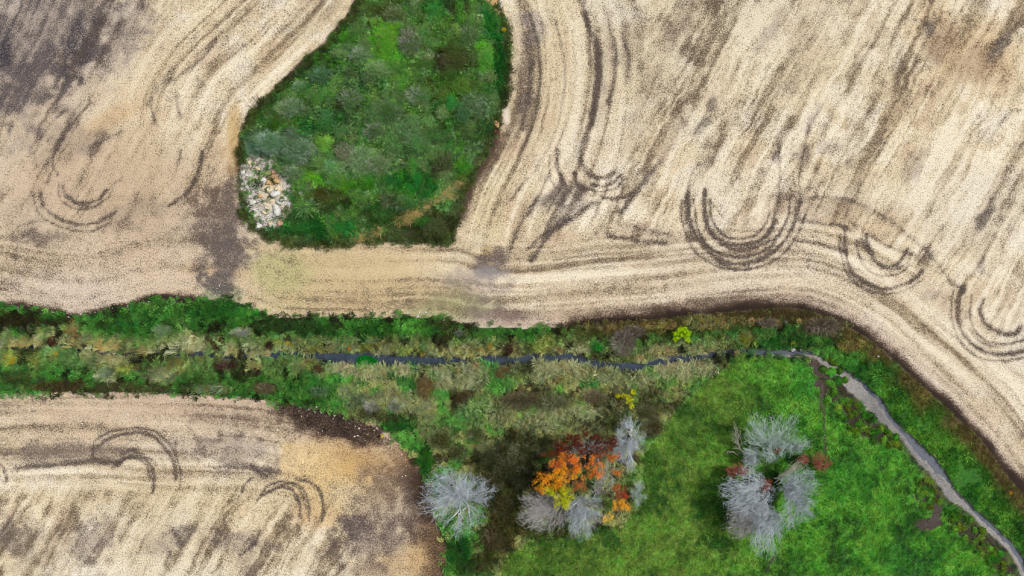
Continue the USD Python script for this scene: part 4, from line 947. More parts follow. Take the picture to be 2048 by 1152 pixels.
def spots_in(cx, cy, rx, ry, z, n, r=(5, 9), k=1.0, deg=0):
    a = rnd(0, 2 * np.pi, n); q = np.sqrt(rnd(0, 1, n)); c, s_ = math.cos(math.radians(deg)), math.sin(math.radians(deg))
    ex, ey = rx * q * np.cos(a), ry * q * np.sin(a)
    return [(cx + x * c - y * s_, cy + x * s_ + y * c, rr, z + dz, k) for x, y, rr, dz in zip(ex, ey, rnd(*r, n), rng.normal(-.1, .6, n))]


def bush(name, label, category, x, y, r, h, col, group=None, twig=None, nleaf=None, leaf=(.07, .15), bark=BARK_BROWN, ry=None, gain=LEAF_GAIN, stems=9, ntw=120):
    """A rounded shrub: stems, a cloud of leaves and, for the grey ones, twigs sticking out. r, ry in pixels."""
    ry = ry or r
    b = at(x, y, h * .55)
    R = np.array([r * S, ry * S])
    root = thing(name, b, label, category, group); path = str(root.GetPath())
    n = nleaf or int(95 * R[0] * R[1] * 3.1 + 60)
    lob = 9; la = rnd(0, 2 * np.pi, lob); lq = np.sqrt(rnd(.05, .8, lob))
    L = np.stack([R[0] * lq * np.cos(la) * .75, R[1] * lq * np.sin(la) * .75, h * (.92 - .45 * lq ** 2)], 1)
    pick = rng.integers(0, lob, n)
    d = rng.normal(size=(n, 3)); d /= np.linalg.norm(d, axis=1, keepdims=True); d[:, 2] = np.abs(d[:, 2]) * 1.0 - .25
    rad = .50 * R.mean() * (rnd(.3, 1.0, n) ** .7 * 1.25)[:, None]
    c = L[pick] + d * rad * np.array([R[0] / R.mean(), R[1] / R.mean(), min(.9, h / R.mean() * .6)])
    c[:, 2] = np.maximum(c[:, 2], .05)
    tag(put('foliage', leaves(c, rnd(*leaf, n), .35, .8), leaf_mat(col, gain, key='bush'), path), kind='stuff')
    m = stems; a = rnd(0, 2 * np.pi, m); q = rnd(.2, .8, m)
    e = np.stack([R[0] * q * np.cos(a), R[1] * q * np.sin(a), h * rnd(.6, .95, m)], 1)
    tag(put('stems', tubes(bow(np.zeros((m, 3)), e, 5, .1, .1), taper(m, 5, .04, .015), 4), bark, path, smooth=True), kind='stuff')
    if twig is not None:
        m = int(ntw * R[0] * R[1]); a = rnd(0, 2 * np.pi, m); q = np.sqrt(rnd(0, 1, m))
        s0 = np.stack([R[0] * q * np.cos(a) * .8, R[1] * q * np.sin(a) * .8, h * (.8 - .4 * q * q)], 1)
        dd = np.stack([np.cos(a) * q, np.sin(a) * q, rnd(.2, .8, m)], 1) + rng.normal(0, .5, (m, 3))
        s1 = s0 + dd / np.linalg.norm(dd, axis=1, keepdims=True) * (rnd(.3, .9, m) * min(1, R.mean() / 1.3))[:, None]
        tag(put('twigs', tubes(bow(s0, s1, 3, .05, .12), taper(m, 3, .022, .010), 3), bark_mat_cached(twig), path), kind='stuff')
    return root


_bk = {}


def bark_mat_cached(c):
    if c not in _bk:
        _bk[c] = bark_mat(f'twig_tone_{len(_bk):02d}', c, 1.4)
    return _bk[c]


GREYS = 'leafless silver-grey trees in the meadow'
bare_tree('bare_tree', 'big leafless silver-grey tree at the corner of the south-west stubble field', 'tree', (926, 988), (919, 1000, 74, 76), 6.0, BARK_SILVER, (10, 6, 7), per=8, length=.8, low=.4, thick=1.35)
bare_tree('bare_tree', 'tall narrow leafless grey tree at the right shoulder of the red and orange trees', 'tree', (1254, 888), (1258, 888, 36, 56), 5.2, BARK_SILVER, (8, 6, 6), per=7, length=.6, deg=10)
bare_tree('bare_tree', 'small leafless grey tree in the middle of the orange group, fanning upward', 'tree', (1196, 985), (1206, 950, 32, 52), 5.6, BARK_GREY, (5, 4, 4), per=5, length=.6, low=.55)
bare_tree('bare_tree', 'leafless grey-brown tree below the yellow-green foliage, lower left of the orange group', 'tree', (1118, 1002), (1082, 1024, 54, 46), 5.0, BARK_GREY, (9, 6, 6), per=7, length=.7, deg=20)
bare_tree('bare_tree', 'leafless grey tree hanging over the grass below the orange group, right of its pair', 'tree', (1160, 1004), (1166, 1030, 50, 48), 5.0, BARK_SILVER, (9, 6, 6), per=7, length=.7)
bare_tree('bare_tree', 'faint small leafless bush right of the small golden tree', 'shrub', (1270, 985), (1276, 985, 18, 32), 2.6, BARK_GREEN, (4, 5, 6), per=6, length=.5)
bare_tree('bare_tree', 'leafless pale grey tree at the top of the right-hand ring, fanning towards the creek', 'tree', (1542, 908), (1547, 870, 70, 50), 5.4, BARK_GREEN, (10, 6, 5), per=7, length=.7, low=.5)
bare_tree('bare_tree', 'small round leafless grey bush between the top fan and the rust-red shrub', 'shrub', (1508, 914), (1506, 914, 26, 26), 3.0, BARK_SILVER, (5, 5, 6), per=6, length=.5)
bare_tree('bare_tree', 'wide leafless grey tree on the left of the right-hand ring, sweeping left', 'tree', (1520, 974), (1490, 992, 60, 58), 6.0, BARK_SILVER, (10, 6, 6), per=7, length=.75, low=.5)
bare_tree('bare_tree', 'leafless grey tree at the foot of the right-hand ring, trailing down', 'tree', (1528, 1006), (1534, 1058, 44, 58), 6.2, BARK_SILVER, (9, 6, 6), per=7, length=.8, low=.5)
bare_tree('bare_tree', 'leafless grey tree between the wide tree and the trailing tree of the right-hand ring', 'tree', (1515, 1000), (1488, 1046, 42, 40), 5.2, BARK_GREY, (8, 6, 5), per=5, length=.8, low=.5)
bare_tree('bare_tree', 'tall leafless blue-grey tree on the right of the right-hand ring, sweeping right', 'tree', (1568, 974), (1601, 990, 50, 70), 6.2, BARK_SILVER, (10, 6, 6), per=7, length=.75, low=.5, deg=10)
bare_tree('bare_tree', 'small leafless bush with pale arching stems above the right-hand tree of the ring', 'shrub', (1552, 962), (1598, 928, 30, 14), 2.6, BARK_PALE, (6, 2, 3), per=3, length=.5, deg=-38, jit=.16)
bare_tree('bare_tree', 'thin leafless bush at the upper right tip of the right-hand ring', 'shrub', (1578, 905), (1600, 890, 22, 16), 2.8, BARK_GREEN, (4, 5, 5), per=6, length=.5, deg=-30)
bare_tree('bare_tree', 'sparse crooked leafless sapling left of the top fan of the ring', 'shrub', (1480, 902), (1474, 872, 14, 34), 2.6, BARK_PALE, (3, 3, 3), per=3, length=.6, jit=.18)

# leafy autumn trees
b = at(1176, 905)
root = thing('autumn_tree', b, 'dark red-leaved tree on the upper side of the orange group', 'tree')
T = targets_in(1172, 896, 62, 34, 5.4, 170, .5); T[:, 2] += b[2]
build_limbs(root, shift(skeleton(b, T, 7, 5), b), BARK_GREY, 1.0, 4, .6)
P = str(root.GetPath())
tag(put('foliage', clumps(spots_in(1182, 886, 56, 22, 4.9, 46, k=1.0) + spots_in(1122, 902, 26, 18, 4.4, 16, k=.8), b), leaf_mat((104, 52, 38), 2.6, key='autumn_leaf'), P), label='dark red leaves', kind='stuff')
tag(put('foliage', clumps(spots_in(1140, 898, 26, 18, 4.6, 14, k=.8) + spots_in(1205, 905, 30, 12, 4.6, 8, k=.5) + spots_in(1096, 910, 12, 8, 4.0, 4, k=.5), b), leaf_mat((170, 78, 46), 2.7, key='autumn_leaf'), P), label='rust red leaves', kind='stuff')
tag(put('foliage', clumps(spots_in(1228, 914, 14, 10, 4.9, 7, r=(4, 7), k=.8) + spots_in(1228, 948, 14, 8, 4.5, 5, r=(4, 7), k=.7), b), leaf_mat((226, 122, 40), 2.6, key='autumn_leaf'), P), label='orange leaves at the right-hand edge', kind='stuff')

b = at(1138, 965)
root = thing('autumn_tree', b, 'bright orange and yellow tree in the middle of the group', 'tree')
T = targets_in(1130, 952, 58, 52, 6.2, 220, .45); T[:, 2] += b[2]
build_limbs(root, shift(skeleton(b, T, 7, 6), b), BARK_BROWN, 1.1, 3, .6)
P = str(root.GetPath())
tag(put('foliage', clumps(spots_in(1128, 925, 26, 16, 5.9, 15, k=.85) + spots_in(1172, 934, 40, 24, 5.9, 22, k=.8), b), leaf_mat((234, 128, 46), 3.2, key='autumn_leaf'), P), label='deep orange leaves', kind='stuff')
tag(put('foliage', clumps(spots_in(1096, 966, 30, 20, 5.5, 24, k=1.0) + spots_in(1134, 946, 38, 18, 6.0, 24, k=1.0), b), leaf_mat((250, 168, 40), 3.4, key='autumn_leaf'), P), label='golden orange leaves', kind='stuff')
tag(put('foliage', clumps(spots_in(1146, 972, 30, 12, 5.6, 10, k=.6), b), leaf_mat((200, 110, 60), 2.6, key='autumn_leaf'), P), label='faded orange leaves', kind='stuff')
tag(put('foliage', clumps(spots_in(1118, 988, 30, 14, 5.6, 20, k=1.1) + spots_in(1124, 1006, 14, 12, 5.4, 10, k=1.1), b), leaf_mat((190, 194, 36), 3.2, key='autumn_leaf'), P), label='yellow-green leaves on the lower lobe', kind='stuff')

b = at(1240, 1002)
root = thing('autumn_tree', b, 'small golden tree on the lower right of the group', 'tree')
T = targets_in(1238, 1006, 22, 36, 4.4, 90, .5); T[:, 2] += b[2]
build_limbs(root, shift(skeleton(b, T, 5, 4), b), BARK_BROWN, .8, 3, .5)
P = str(root.GetPath())
tag(put('foliage', clumps(spots_in(1240, 984, 16, 16, 4.2, 10, k=.7), b), leaf_mat((190, 92, 48), 2.6, key='autumn_leaf'), P), label='rust leaves at the top', kind='stuff')
tag(put('foliage', clumps(spots_in(1242, 1011, 15, 12, 4.2, 18, r=(4, 7), k=1.1), b), leaf_mat((250, 180, 50), 3.4, key='autumn_leaf'), P), label='golden leaves', kind='stuff')
tag(put('foliage', clumps(spots_in(1218, 1034, 18, 7, 3.6, 10, r=(3, 6), k=.8, deg=-35), b), leaf_mat((246, 200, 70), 3.4, key='autumn_leaf'), P), label='pale gold leaves', kind='stuff')


def red_shrub(label, base, crown, h, col, k, bark=BARK_RED, n=(5, 5, 6)):
    root, b, sk = bare_tree('red_shrub', label, 'shrub', base, crown, h, bark, n, per=6, length=.45)
    tag(put('foliage', clumps(spots_in(crown[0], crown[1], crown[2] * .75, crown[3] * .75, h * .8, 8, r=(3, 7), k=k * .55), b, (.06, .12)), leaf_mat(col, 2.2, key='autumn_leaf'), str(root.GetPath())), kind='stuff')


red_shrub('round dark red shrub at the right edge of the right-hand ring', (1641, 926), (1641, 924, 22, 24), 2.6, (96, 52, 46), .55)
red_shrub('rust-red shrub on the upper left of the right-hand ring', (1480, 944), (1474, 940, 32, 15), 2.8, (146, 82, 62), .5)
red_shrub('small orange-red shrub in the centre of the right-hand ring', (1532, 972), (1533, 972, 14, 20), 3.6, (168, 92, 68), .7)
red_shrub('tiny orange-red tuft under the top fan of the right-hand ring', (1553, 900), (1553, 900, 6, 4), 2.6, (190, 84, 52), .9, n=(3, 2, 3))
red_shrub('reddish thin shrub left of the dark red shrub', (1606, 920), (1606, 918, 14, 10), 2.2, (126, 84, 74), .4, n=(4, 4, 4))
bush('yellow_shrub', 'small dull yellow bush low in the right-hand ring', 'shrub', 1514, 1044, 11, 2.4, (176, 156, 76), twig=(170, 168, 160), nleaf=150)

# ------------------------------------------------------------------ bushes of the creek banks
root = None


def clump_bush(name, label, base, spots, h, col, gain=2.8, leaf=(.07, .14)):
    b = at(*base)
    root = thing(name, b, label, 'shrub')
    sp = [(x, y, r, h * z, 1.3) for x, y, r, z in spots]
    tag(put('foliage', clumps(sp, b, leaf, .7, 120), leaf_mat(col, gain, key='bush'), str(root.GetPath())), kind='stuff')
    e = np.array([seen(np.float64(x), np.float64(y), b[2] + h * z) - b for x, y, r, z in spots])
    tag(put('stems', tubes(bow(np.zeros((len(e), 3)), e, 5, .1, .08), taper(len(e), 5, .04, .015), 4), BARK_BROWN, str(root.GetPath()), smooth=True), kind='stuff')


clump_bush('lime_shrub', 'vivid lime-green round shrub on the north bank below the field edge', (1362, 672), [(1352, 668, 7, .9), (1351, 678, 6, .7), (1360, 661, 7, 1), (1370, 660, 6, .95), (1376, 668, 7, .9), (1374, 679, 6, .75), (1365, 670, 5, .8), (1378, 682, 4, .6), (1358, 675, 4, .7)], 1.7, (176, 220, 22), 2.6)
clump_bush('yellow_shrub', 'vivid yellow branching shrub in the long grass south of the creek', (1254, 800), [(1236, 792, 5, .8), (1247, 791, 5, .9), (1255, 795, 6, 1), (1266, 785, 5, .9), (1257, 802, 5, .9), (1263, 812, 6, .8), (1264, 800, 4, .7)], 1.6, (206, 208, 36), 2.8)
for x, y, r, c, lab in [(578, 688, 7, (216, 200, 36), 'small bright yellow bush over the water in the western part of the creek'), (698, 697, 5, (226, 150, 30), 'small orange bush on the north edge of the creek'), (756, 689, 5, (220, 196, 40), 'small yellow flowering plant on the north edge of the creek, right of the orange bush'),
                        (980, 694, 8, (216, 166, 44), 'golden yellow bush in the tan grass strip along the water'), (962, 699, 5, (206, 160, 50), 'low golden plant left of the golden bush in the tan strip'), (844, 708, 6, (196, 160, 56), 'ochre bush at the water edge left of the tan strip'),
                        (27, 721, 8, (200, 168, 40), 'mustard yellow bush at the far left of the south bank'), (115, 708, 5, (190, 172, 60), 'small yellowish bush on the south bank near the left edge of the picture'), (764, 872, 3, (226, 214, 40), 'single tiny yellow plant at the edge of the dark soil patch'),
                        (1007, 60, 5, (206, 186, 46), 'small yellow plant on the east margin of the island'), (2019, 985, 4, (206, 146, 40), 'small orange plant in the dark field margin far right'), (1585, 686, 5, (170, 176, 50), 'small yellow-green bush above the pale stones'), (915, 739, 4, (206, 176, 50), 'small yellow plant on the south edge of the creek')]:
    bush('yellow_shrub', lab, 'shrub', x, y, r, .9, c, gain=2.8, leaf=(.05, .10), nleaf=int(60 + r * r * 3), stems=5)

for x, y, r, ry, h, c, tw, lab in [
    (850, 774, 17, 22, 1.6, (120, 92, 48), (120, 100, 70), 'brown-leaved oval shrub in the green grass south of the creek'), (637, 738, 12, 11, 1.2, (88, 58, 42), (110, 84, 60), 'dark red-brown round shrub on the south bank in the western half'),
    (108, 682, 13, 11, 1.2, (74, 44, 28), (96, 66, 48), 'dark brown bush over the water near the left edge'), (436, 690, 13, 10, 1.1, (70, 48, 34), (100, 78, 60), 'dark brown bush at the bend of the dark water, north side'), (455, 731, 24, 9, 1.0, (74, 48, 42), (100, 78, 66), 'low dark maroon bush along the south side of the western water'),
    (1017, 698, 10, 11, 1.2, (70, 46, 32), (90, 66, 50), 'dark brown bush at the right end of the tan grass strip'), (1000, 746, 13, 11, 1.2, (112, 88, 56), (120, 100, 74), 'brown bush at the south water edge below the dark brown one'), (1012, 738, 9, 7, 1.0, (120, 96, 60), None, 'small brown bush touching the water at the south bank'),
    (1245, 684, 26, 26, 1.6, (104, 92, 80), (158, 146, 138), 'grey-mauve twiggy thicket on the north bank'), (1268, 662, 22, 10, 1.3, (98, 86, 74), (150, 140, 132), 'grey-brown twiggy thicket against the dark field edge'), (1535, 646, 22, 9, 1.2, (98, 86, 74), (150, 138, 128), 'grey-brown thicket under the dark field edge at the top of the bend'),
    (1648, 652, 40, 15, 1.2, (92, 82, 66), (140, 128, 112), 'long grey-brown thicket between the dark margin and the pale stones'), (485, 664, 18, 8, 1.0, (128, 136, 120), (176, 180, 170), 'pale grey twiggy bush on the green north bank'), (918, 666, 9, 8, 1.0, (96, 108, 82), (164, 172, 156), 'pale grey weed clump in the dark green margin'),
    (540, 690, 10, 8, 1.1, (62, 44, 32), (90, 70, 56), 'dark bush between two pale fans of grass above the water'), (515, 742, 9, 9, 1.0, (66, 54, 42), None, 'dark round bush below the western water'), (530, 776, 22, 10, 1.1, (92, 80, 54), (124, 114, 88), 'olive-brown bush on the lower edge of the south bank'),
    (325, 660, 20, 10, 1.1, (104, 136, 88), (140, 160, 128), 'pale grey-green bush in the green north bank on the left'), (1550, 684, 13, 14, 1.1, (44, 112, 36), None, 'dark green rounded bush over the pale narrow water'), (1490, 675, 16, 14, 1.2, (136, 142, 48), (150, 150, 90), 'yellow-olive bush in the brown north bank'),
    (1195, 690, 18, 15, 1.3, (44, 140, 58), None, 'bright emerald green bush on the north bank beside the grey thicket'), (790, 812, 18, 12, 1.2, (120, 128, 104), (172, 176, 160), 'pale grey-green bush above the dark soil patch'), (742, 812, 18, 10, 1.2, (128, 132, 116), (180, 180, 168), 'silvery bush on the slope left of the pale grey-green bush'),
    (880, 880, 28, 20, 1.7, (72, 74, 34), (112, 112, 76), 'dark olive shrub above the big leafless tree'), (915, 905, 22, 16, 1.6, (66, 66, 32), (100, 100, 70), 'dark olive shrub touching the top of the big leafless tree'), (975, 905, 26, 24, 1.8, (60, 66, 34), (98, 100, 70), 'dark green shrub between the long grass and the dark hollow'),
    (1010, 935, 28, 26, 1.8, (56, 60, 30), (92, 94, 66), 'dark shrub right of the hollow above the path gap'), (1045, 955, 24, 26, 1.8, (52, 56, 30), (88, 90, 64), 'dark shrub tucked against the left side of the orange tree'), (985, 965, 24, 24, 1.7, (60, 58, 28), (92, 88, 60), 'dark brownish shrub right of the big leafless tree'),
    (1040, 905, 26, 20, 1.7, (66, 72, 36), (110, 112, 78), 'dark olive shrub left of the red tree'), (1005, 1012, 22, 26, 1.6, (58, 54, 26), (90, 84, 56), 'dark brown shrub in the gap between the two tree groups'), (1075, 895, 22, 18, 1.6, (78, 84, 44), (120, 122, 88), 'olive shrub touching the upper left of the red tree'),
    (950, 870, 22, 14, 1.5, (70, 84, 40), (112, 120, 80), 'mid green shrub at the foot of the long pale grass'), (1305, 855, 24, 20, 1.5, (70, 60, 36), (104, 94, 68), 'brown shrub right of the tall narrow grey tree'), (1290, 820, 20, 14, 1.4, (84, 86, 46), (120, 120, 84), 'olive shrub below the vivid yellow shrub'),
    (985, 1075, 22, 24, 1.2, (66, 58, 28), (98, 88, 58), 'dark brown low shrub beside the meadow corner'), (930, 1095, 18, 24, 1.0, (36, 92, 36), None, 'deep green low shrub under the big leafless tree'), (855, 925, 10, 28, 1.0, (54, 116, 36), None, 'green low shrub in the strip beside the stubble corner'),
    (800, 856, 20, 10, 1.2, (46, 98, 42), None, 'green bush on the edge of the dark soil patch'), (640, 783, 20, 9, 1.1, (66, 110, 62), (130, 150, 124), 'grey-green bush on the lower bank above the field'), (925, 797, 20, 11, 1.1, (84, 70, 46), None, 'dark brown hollow-side bush in the tan grass south of the creek'),
    (1040, 800, 40, 16, 1.1, (86, 80, 54), (120, 114, 84), 'broad dark brown thicket in the tan grass south of the creek'), (1110, 806, 30, 14, 1.1, (94, 98, 62), (130, 132, 98), 'broad olive thicket right of the dark brown thicket'), (1190, 792, 26, 12, 1.1, (108, 96, 68), (134, 124, 98), 'brown thicket left of the vivid yellow shrub')]:
    bush('bank_shrub', lab, 'shrub', x, y, r, h, c, twig=tw, ry=ry, leaf=(.06, .13))

# ------------------------------------------------------------------ scrub on the island
for x, y, r, ry, h, c, tw, lab in [
    (540, 288, 34, 26, 2.4, (96, 132, 112), (150, 176, 160), 'big blue-green willow bush at the west end of the island'), (598, 305, 34, 26, 2.2, (84, 112, 90), (142, 160, 144), 'grey-green willow bush right of the big blue-green one'), (585, 345, 22, 14, 1.6, (96, 112, 92), (164, 170, 158), 'grey twiggy bush below the two willows'),
    (772, 82, 24, 32, 1.8, (108, 188, 40), (130, 170, 70), 'bright lime-green bush near the top of the island'), (786, 130, 18, 16, 1.5, (84, 150, 50), None, 'lime-tinged green bush just below the bright lime one'), (970, 116, 15, 28, 1.7, (86, 176, 48), (120, 170, 84), 'bright green tall bush near the east margin of the island'),
    (922, 22, 16, 20, 1.6, (82, 156, 48), None, 'bright green bush at the top right of the island'), (868, 20, 16, 14, 1.5, (48, 132, 60), None, 'emerald bush at the top edge of the island'), (818, 84, 24, 26, 1.7, (96, 102, 78), (160, 160, 148), 'grey-brown twiggy bush right of the bright lime bush'),
    (760, 140, 28, 14, 1.6, (108, 148, 84), (150, 176, 130), 'pale green bush below the lime bush'), (905, 122, 30, 20, 1.6, (62, 56, 28), (96, 90, 58), 'dark brown bush in the middle of the upper island'), (722, 110, 22, 16, 1.7, (100, 126, 92), (160, 178, 152), 'pale grey-green bush left of the lime bush'),
    (690, 72, 15, 11, 1.3, (78, 156, 36), None, 'fresh green bush near the diagonal north-west edge'), (640, 152, 26, 16, 1.6, (56, 98, 70), (110, 144, 122), 'dark teal bush near the diagonal edge of the island'), (600, 172, 16, 10, 1.4, (120, 138, 116), (176, 188, 174), 'small silvery bush on the diagonal edge'),
    (582, 216, 26, 18, 1.6, (100, 120, 92), (160, 172, 150), 'grey-green bush above the willows near the west corner'), (650, 290, 19, 13, 1.5, (116, 164, 60), None, 'yellow-green bush right of the willows'), (662, 336, 15, 14, 1.5, (98, 162, 98), (150, 190, 150), 'mint-green bush in the lower west of the island'),
    (690, 305, 22, 18, 1.6, (110, 100, 84), (170, 158, 146), 'mauve-grey twiggy bush right of the yellow-green bush'), (720, 318, 30, 24, 1.7, (110, 138, 92), (164, 182, 148), 'large pale green bush in the lower middle of the island'), (760, 330, 24, 18, 1.6, (104, 116, 86), (160, 168, 144), 'grey-green bush right of the large pale green one'),
    (830, 275, 26, 20, 1.6, (84, 122, 74), (140, 166, 128), 'grey-green bush in the lower right of the island'), (870, 262, 24, 18, 1.6, (74, 128, 66), None, 'mid green bush near the lower right of the island'), (885, 325, 22, 24, 1.6, (64, 62, 40), (110, 106, 80), 'dark brown-green bush by the south-east edge'),
    (895, 205, 18, 13, 1.6, (52, 146, 66), None, 'emerald green bush in the right half of the island'), (920, 172, 24, 16, 1.5, (92, 124, 44), None, 'olive-green bush right of the dark brown one'), (945, 205, 18, 14, 1.5, (104, 122, 96), (164, 174, 154), 'pale grey bush near the east side'),
    (700, 196, 26, 18, 1.6, (82, 104, 70), (140, 154, 128), 'grey-green bush in the left middle of the island'), (770, 215, 24, 18, 1.6, (66, 98, 54), (120, 140, 106), 'dull green bush in the very middle of the island'), (832, 190, 26, 18, 1.6, (100, 122, 90), (160, 172, 148), 'pale grey-green bush right of the very middle'),
    (748, 262, 24, 16, 1.6, (72, 84, 62), (140, 146, 130), 'dark grey twiggy bush below the very middle'), (655, 250, 22, 14, 1.5, (44, 110, 56), None, 'deep green bush above the yellow-green one'), (850, 130, 22, 18, 1.5, (74, 106, 48), None, 'olive bush between the grey-brown and the dark brown bush'),
    (935, 70, 22, 20, 1.5, (72, 98, 54), (124, 140, 104), 'dull green bush left of the bright east bushes'), (790, 30, 26, 16, 1.5, (82, 90, 56), (136, 138, 106), 'olive-grey bush at the top edge of the island'), (745, 20, 18, 14, 1.4, (78, 66, 36), None, 'brown bush at the top left tip of the island'),
    (600, 452, 26, 16, 1.2, (34, 96, 38), None, 'deep green bush at the south-west foot of the island'), (688, 455, 20, 15, 1.2, (34, 124, 50), None, 'emerald bush at the south foot of the island'), (655, 415, 14, 11, 1.2, (46, 50, 32), None, 'dark bush above the two green bushes at the south foot'),
    (770, 425, 24, 14, 1.2, (48, 96, 46), None, 'green bush above the tan strip'), (820, 408, 18, 12, 1.2, (52, 112, 62), None, 'blue-green bush at the upper end of the tan strip'), (842, 440, 22, 14, 1.2, (40, 98, 36), None, 'green bush below the tan strip'), (870, 455, 30, 20, 1.3, (62, 60, 34), (96, 94, 64), 'dark olive bush in the south-east corner of the island'), (800, 470, 34, 12, 1.1, (58, 54, 34), (90, 84, 60), 'low dark bush along the southern edge of the island')]:
    c = tuple(.55 * np.array(c) + .45 * np.array((80, 124, 54)))
    bush('scrub_bush', lab, 'shrub', x, y, r, h * .72, c, twig=tw, ry=ry, leaf=(.06, .13), ntw=80, gain=4.2)

r3 = np.random.default_rng(23)
fp = np.stack([r3.uniform(500, 1010, 900), r3.uniform(-20, 400, 900)], 1)
fi = where(fp[:, 0], fp[:, 1]); fc = veg(fp[:, 0], fp[:, 1], fi)[0]
placed = [(540, 288), (598, 305), (772, 82), (970, 116)]
for (x, y), d, c in zip(fp, fi['dI'], fc):
    if d > -16 or len(placed) > 80 or min(math.hypot(x - a, y - b) for a, b in placed) < 25 or math.hypot((x - 530) / 60, (y - 390) / 90) < 1:
        continue
    placed.append((x, y))
    mean = c.mean(); grey = (c.max() - c.min()) < 34
    if grey:
        kind_, lab = 'grey', 'grey-green twiggy scrub bush merging into the thicket of the island'
    elif mean < 66:
        kind_, lab = 'dark', 'dark green scrub bush merging into the thicket of the island'
    else:
        kind_, lab = 'green', 'mid green scrub bush merging into the thicket of the island'
    ns = 'upper' if y < 120 else 'middle' if y < 250 else 'lower'; ew = 'western' if x < 680 + .2 * (250 - y) else 'central' if x < 850 else 'eastern'
    lab = lab.replace('the thicket of the island', f'the {ns} {ew} thicket of the island'); kind_g = f'{kind_} scrub bushes, {ns} {ew} thicket'
    cc = np.round(np.clip(c * r3.uniform(.95, 1.3), 20, 200) / 14) * 14
    bush('scrub_bush', lab, 'shrub', x, y, r3.uniform(13, 22), r3.uniform(.7, 1.1), tuple(cc), group=kind_g, twig={'grey': (146, 154, 128), 'dark': (94, 104, 70), 'green': (116, 138, 92)}[kind_], ry=r3.uniform(12, 20), leaf=(.06, .14), ntw=40, stems=5, gain=4.2)

# ------------------------------------------------------------------ single tussocks of tall grass
TUSSOCKS = [
    (213, 690, 20, (204, 178, 106), 'largest golden tussock on the north bank in the left quarter'), (238, 694, 14, (196, 172, 108), 'golden tussock right of the largest golden one'), (52, 686, 16, (186, 166, 98), 'tan tussock on the north bank near the left edge'), (76, 684, 12, (178, 158, 90), 'tan tussock left of the dark brown bush'),
    (290, 703, 14, (182, 162, 108), 'tan tussock overhanging the narrow western water'), (375, 676, 16, (160, 168, 110), 'pale grey-green tussock with a feathery head on the north bank'), (400, 694, 18, (198, 182, 120), 'cream tussock left of the dark water bend'), (385, 700, 12, (180, 166, 108), 'cream tussock lower left of the feathery one'),
    (470, 698, 12, (180, 164, 104), 'tan tussock right of the dark water bend'), (509, 708, 10, (184, 168, 116), 'left one of two pale fans of grass over the water'), (536, 707, 11, (196, 178, 132), 'right one of two pale fans of grass over the water'), (366, 734, 16, (142, 142, 70), 'olive tussock on the south bank below the feathery one'),
    (520, 729, 15, (164, 158, 94), 'olive-tan tussock on the south bank above the dark round bush'), (615, 730, 12, (154, 144, 84), 'olive-tan tussock left of the red-brown shrub'), (690, 742, 17, (220, 192, 150), 'pinkish cream tussock at the south water edge right of the bright green grass'), (738, 750, 14, (226, 196, 158), 'pinkish cream tussock below the green water plants'),
    (771, 701, 14, (186, 174, 114), 'tan tussock over the water above the green water plants'), (766, 752, 10, (214, 176, 136), 'small pinkish tussock right of the one below the water plants'), (812, 742, 15, (210, 198, 154), 'cream tussock on the south water edge above the dark green hollow'), (818, 700, 12, (164, 164, 76), 'yellow-olive tussock on the north water edge'),
    (885, 768, 15, (186, 184, 130), 'tall pale tussock right of the brown oval shrub'), (928, 752, 18, (178, 172, 118), 'broad tan tussock right of the tall pale one'), (957, 735, 11, (206, 170, 128), 'pinkish tan tussock leaning over the south water edge'), (1037, 700, 13, (176, 166, 98), 'yellow-tan tussock right of the dark brown bush on the north edge'),
    (1120, 740, 17, (204, 186, 128), 'cream tussock on the south bank under the middle of the water'), (1158, 752, 17, (196, 184, 124), 'cream tussock right of the brown gap on the south bank'), (1205, 750, 15, (162, 160, 104), 'olive-cream tussock where the water dips'), (1120, 704, 10, (208, 178, 114), 'small tan tussock on the north edge above the middle water'),
    (1160, 703, 12, (188, 182, 128), 'pale tussock leaning over the water left of the emerald bush'), (1325, 706, 18, (206, 182, 118), 'big tan tussock on the north edge below the lime shrub'), (1282, 723, 12, (208, 188, 120), 'tan tussock on the north edge where the water dips lowest'), (1335, 742, 18, (226, 210, 158), 'left one of three large cream tussocks on the south bank'),
    (1365, 740, 18, (224, 208, 156), 'middle one of three large cream tussocks on the south bank'), (1398, 738, 16, (214, 198, 146), 'right one of three large cream tussocks on the south bank'), (1412, 701, 16, (196, 184, 108), 'tan tussock slanting towards the narrowing water'), (1505, 646, 9, (220, 188, 130), 'small fluffy cream tuft below the dark field edge'),
    (1477, 708, 8, (214, 188, 128), 'small fluffy tan tuft where the water narrows'), (1600, 645, 7, (224, 194, 122), 'small yellow-cream tuft near the top of the bend'), (1450, 735, 12, (160, 160, 96), 'olive tussock at the upper left corner of the meadow'), (178, 713, 14, (164, 160, 110), 'grey-olive tussock on the south bank in the left quarter'),
    (232, 723, 16, (178, 168, 108), 'tan tussock on the south bank under the largest golden one'), (332, 749, 16, (156, 158, 116), 'grey-tan tussock low on the south bank'), (215, 752, 13, (142, 160, 124), 'silvery tussock low on the south bank in the left quarter'), (78, 722, 14, (130, 152, 62), 'lime-olive tussock on the south bank near the left edge'),
    (962, 806, 16, (148, 172, 96), 'lime-green tall tussock in the tan grass'), (1130, 832, 20, (188, 180, 122), 'pale swept grass clump above the red tree'), (1075, 848, 18, (176, 172, 118), 'pale swept grass clump left of the one above the red tree'), (1005, 836, 18, (166, 166, 102), 'green-tan swept grass clump left of the pale ones'), (640, 700, 12, (166, 140, 70), 'ochre tussock on the north edge right of the yellow bush'), (1180, 716, 12, (170, 170, 120), 'pale tussock drooping over the water below the emerald bush'),
]
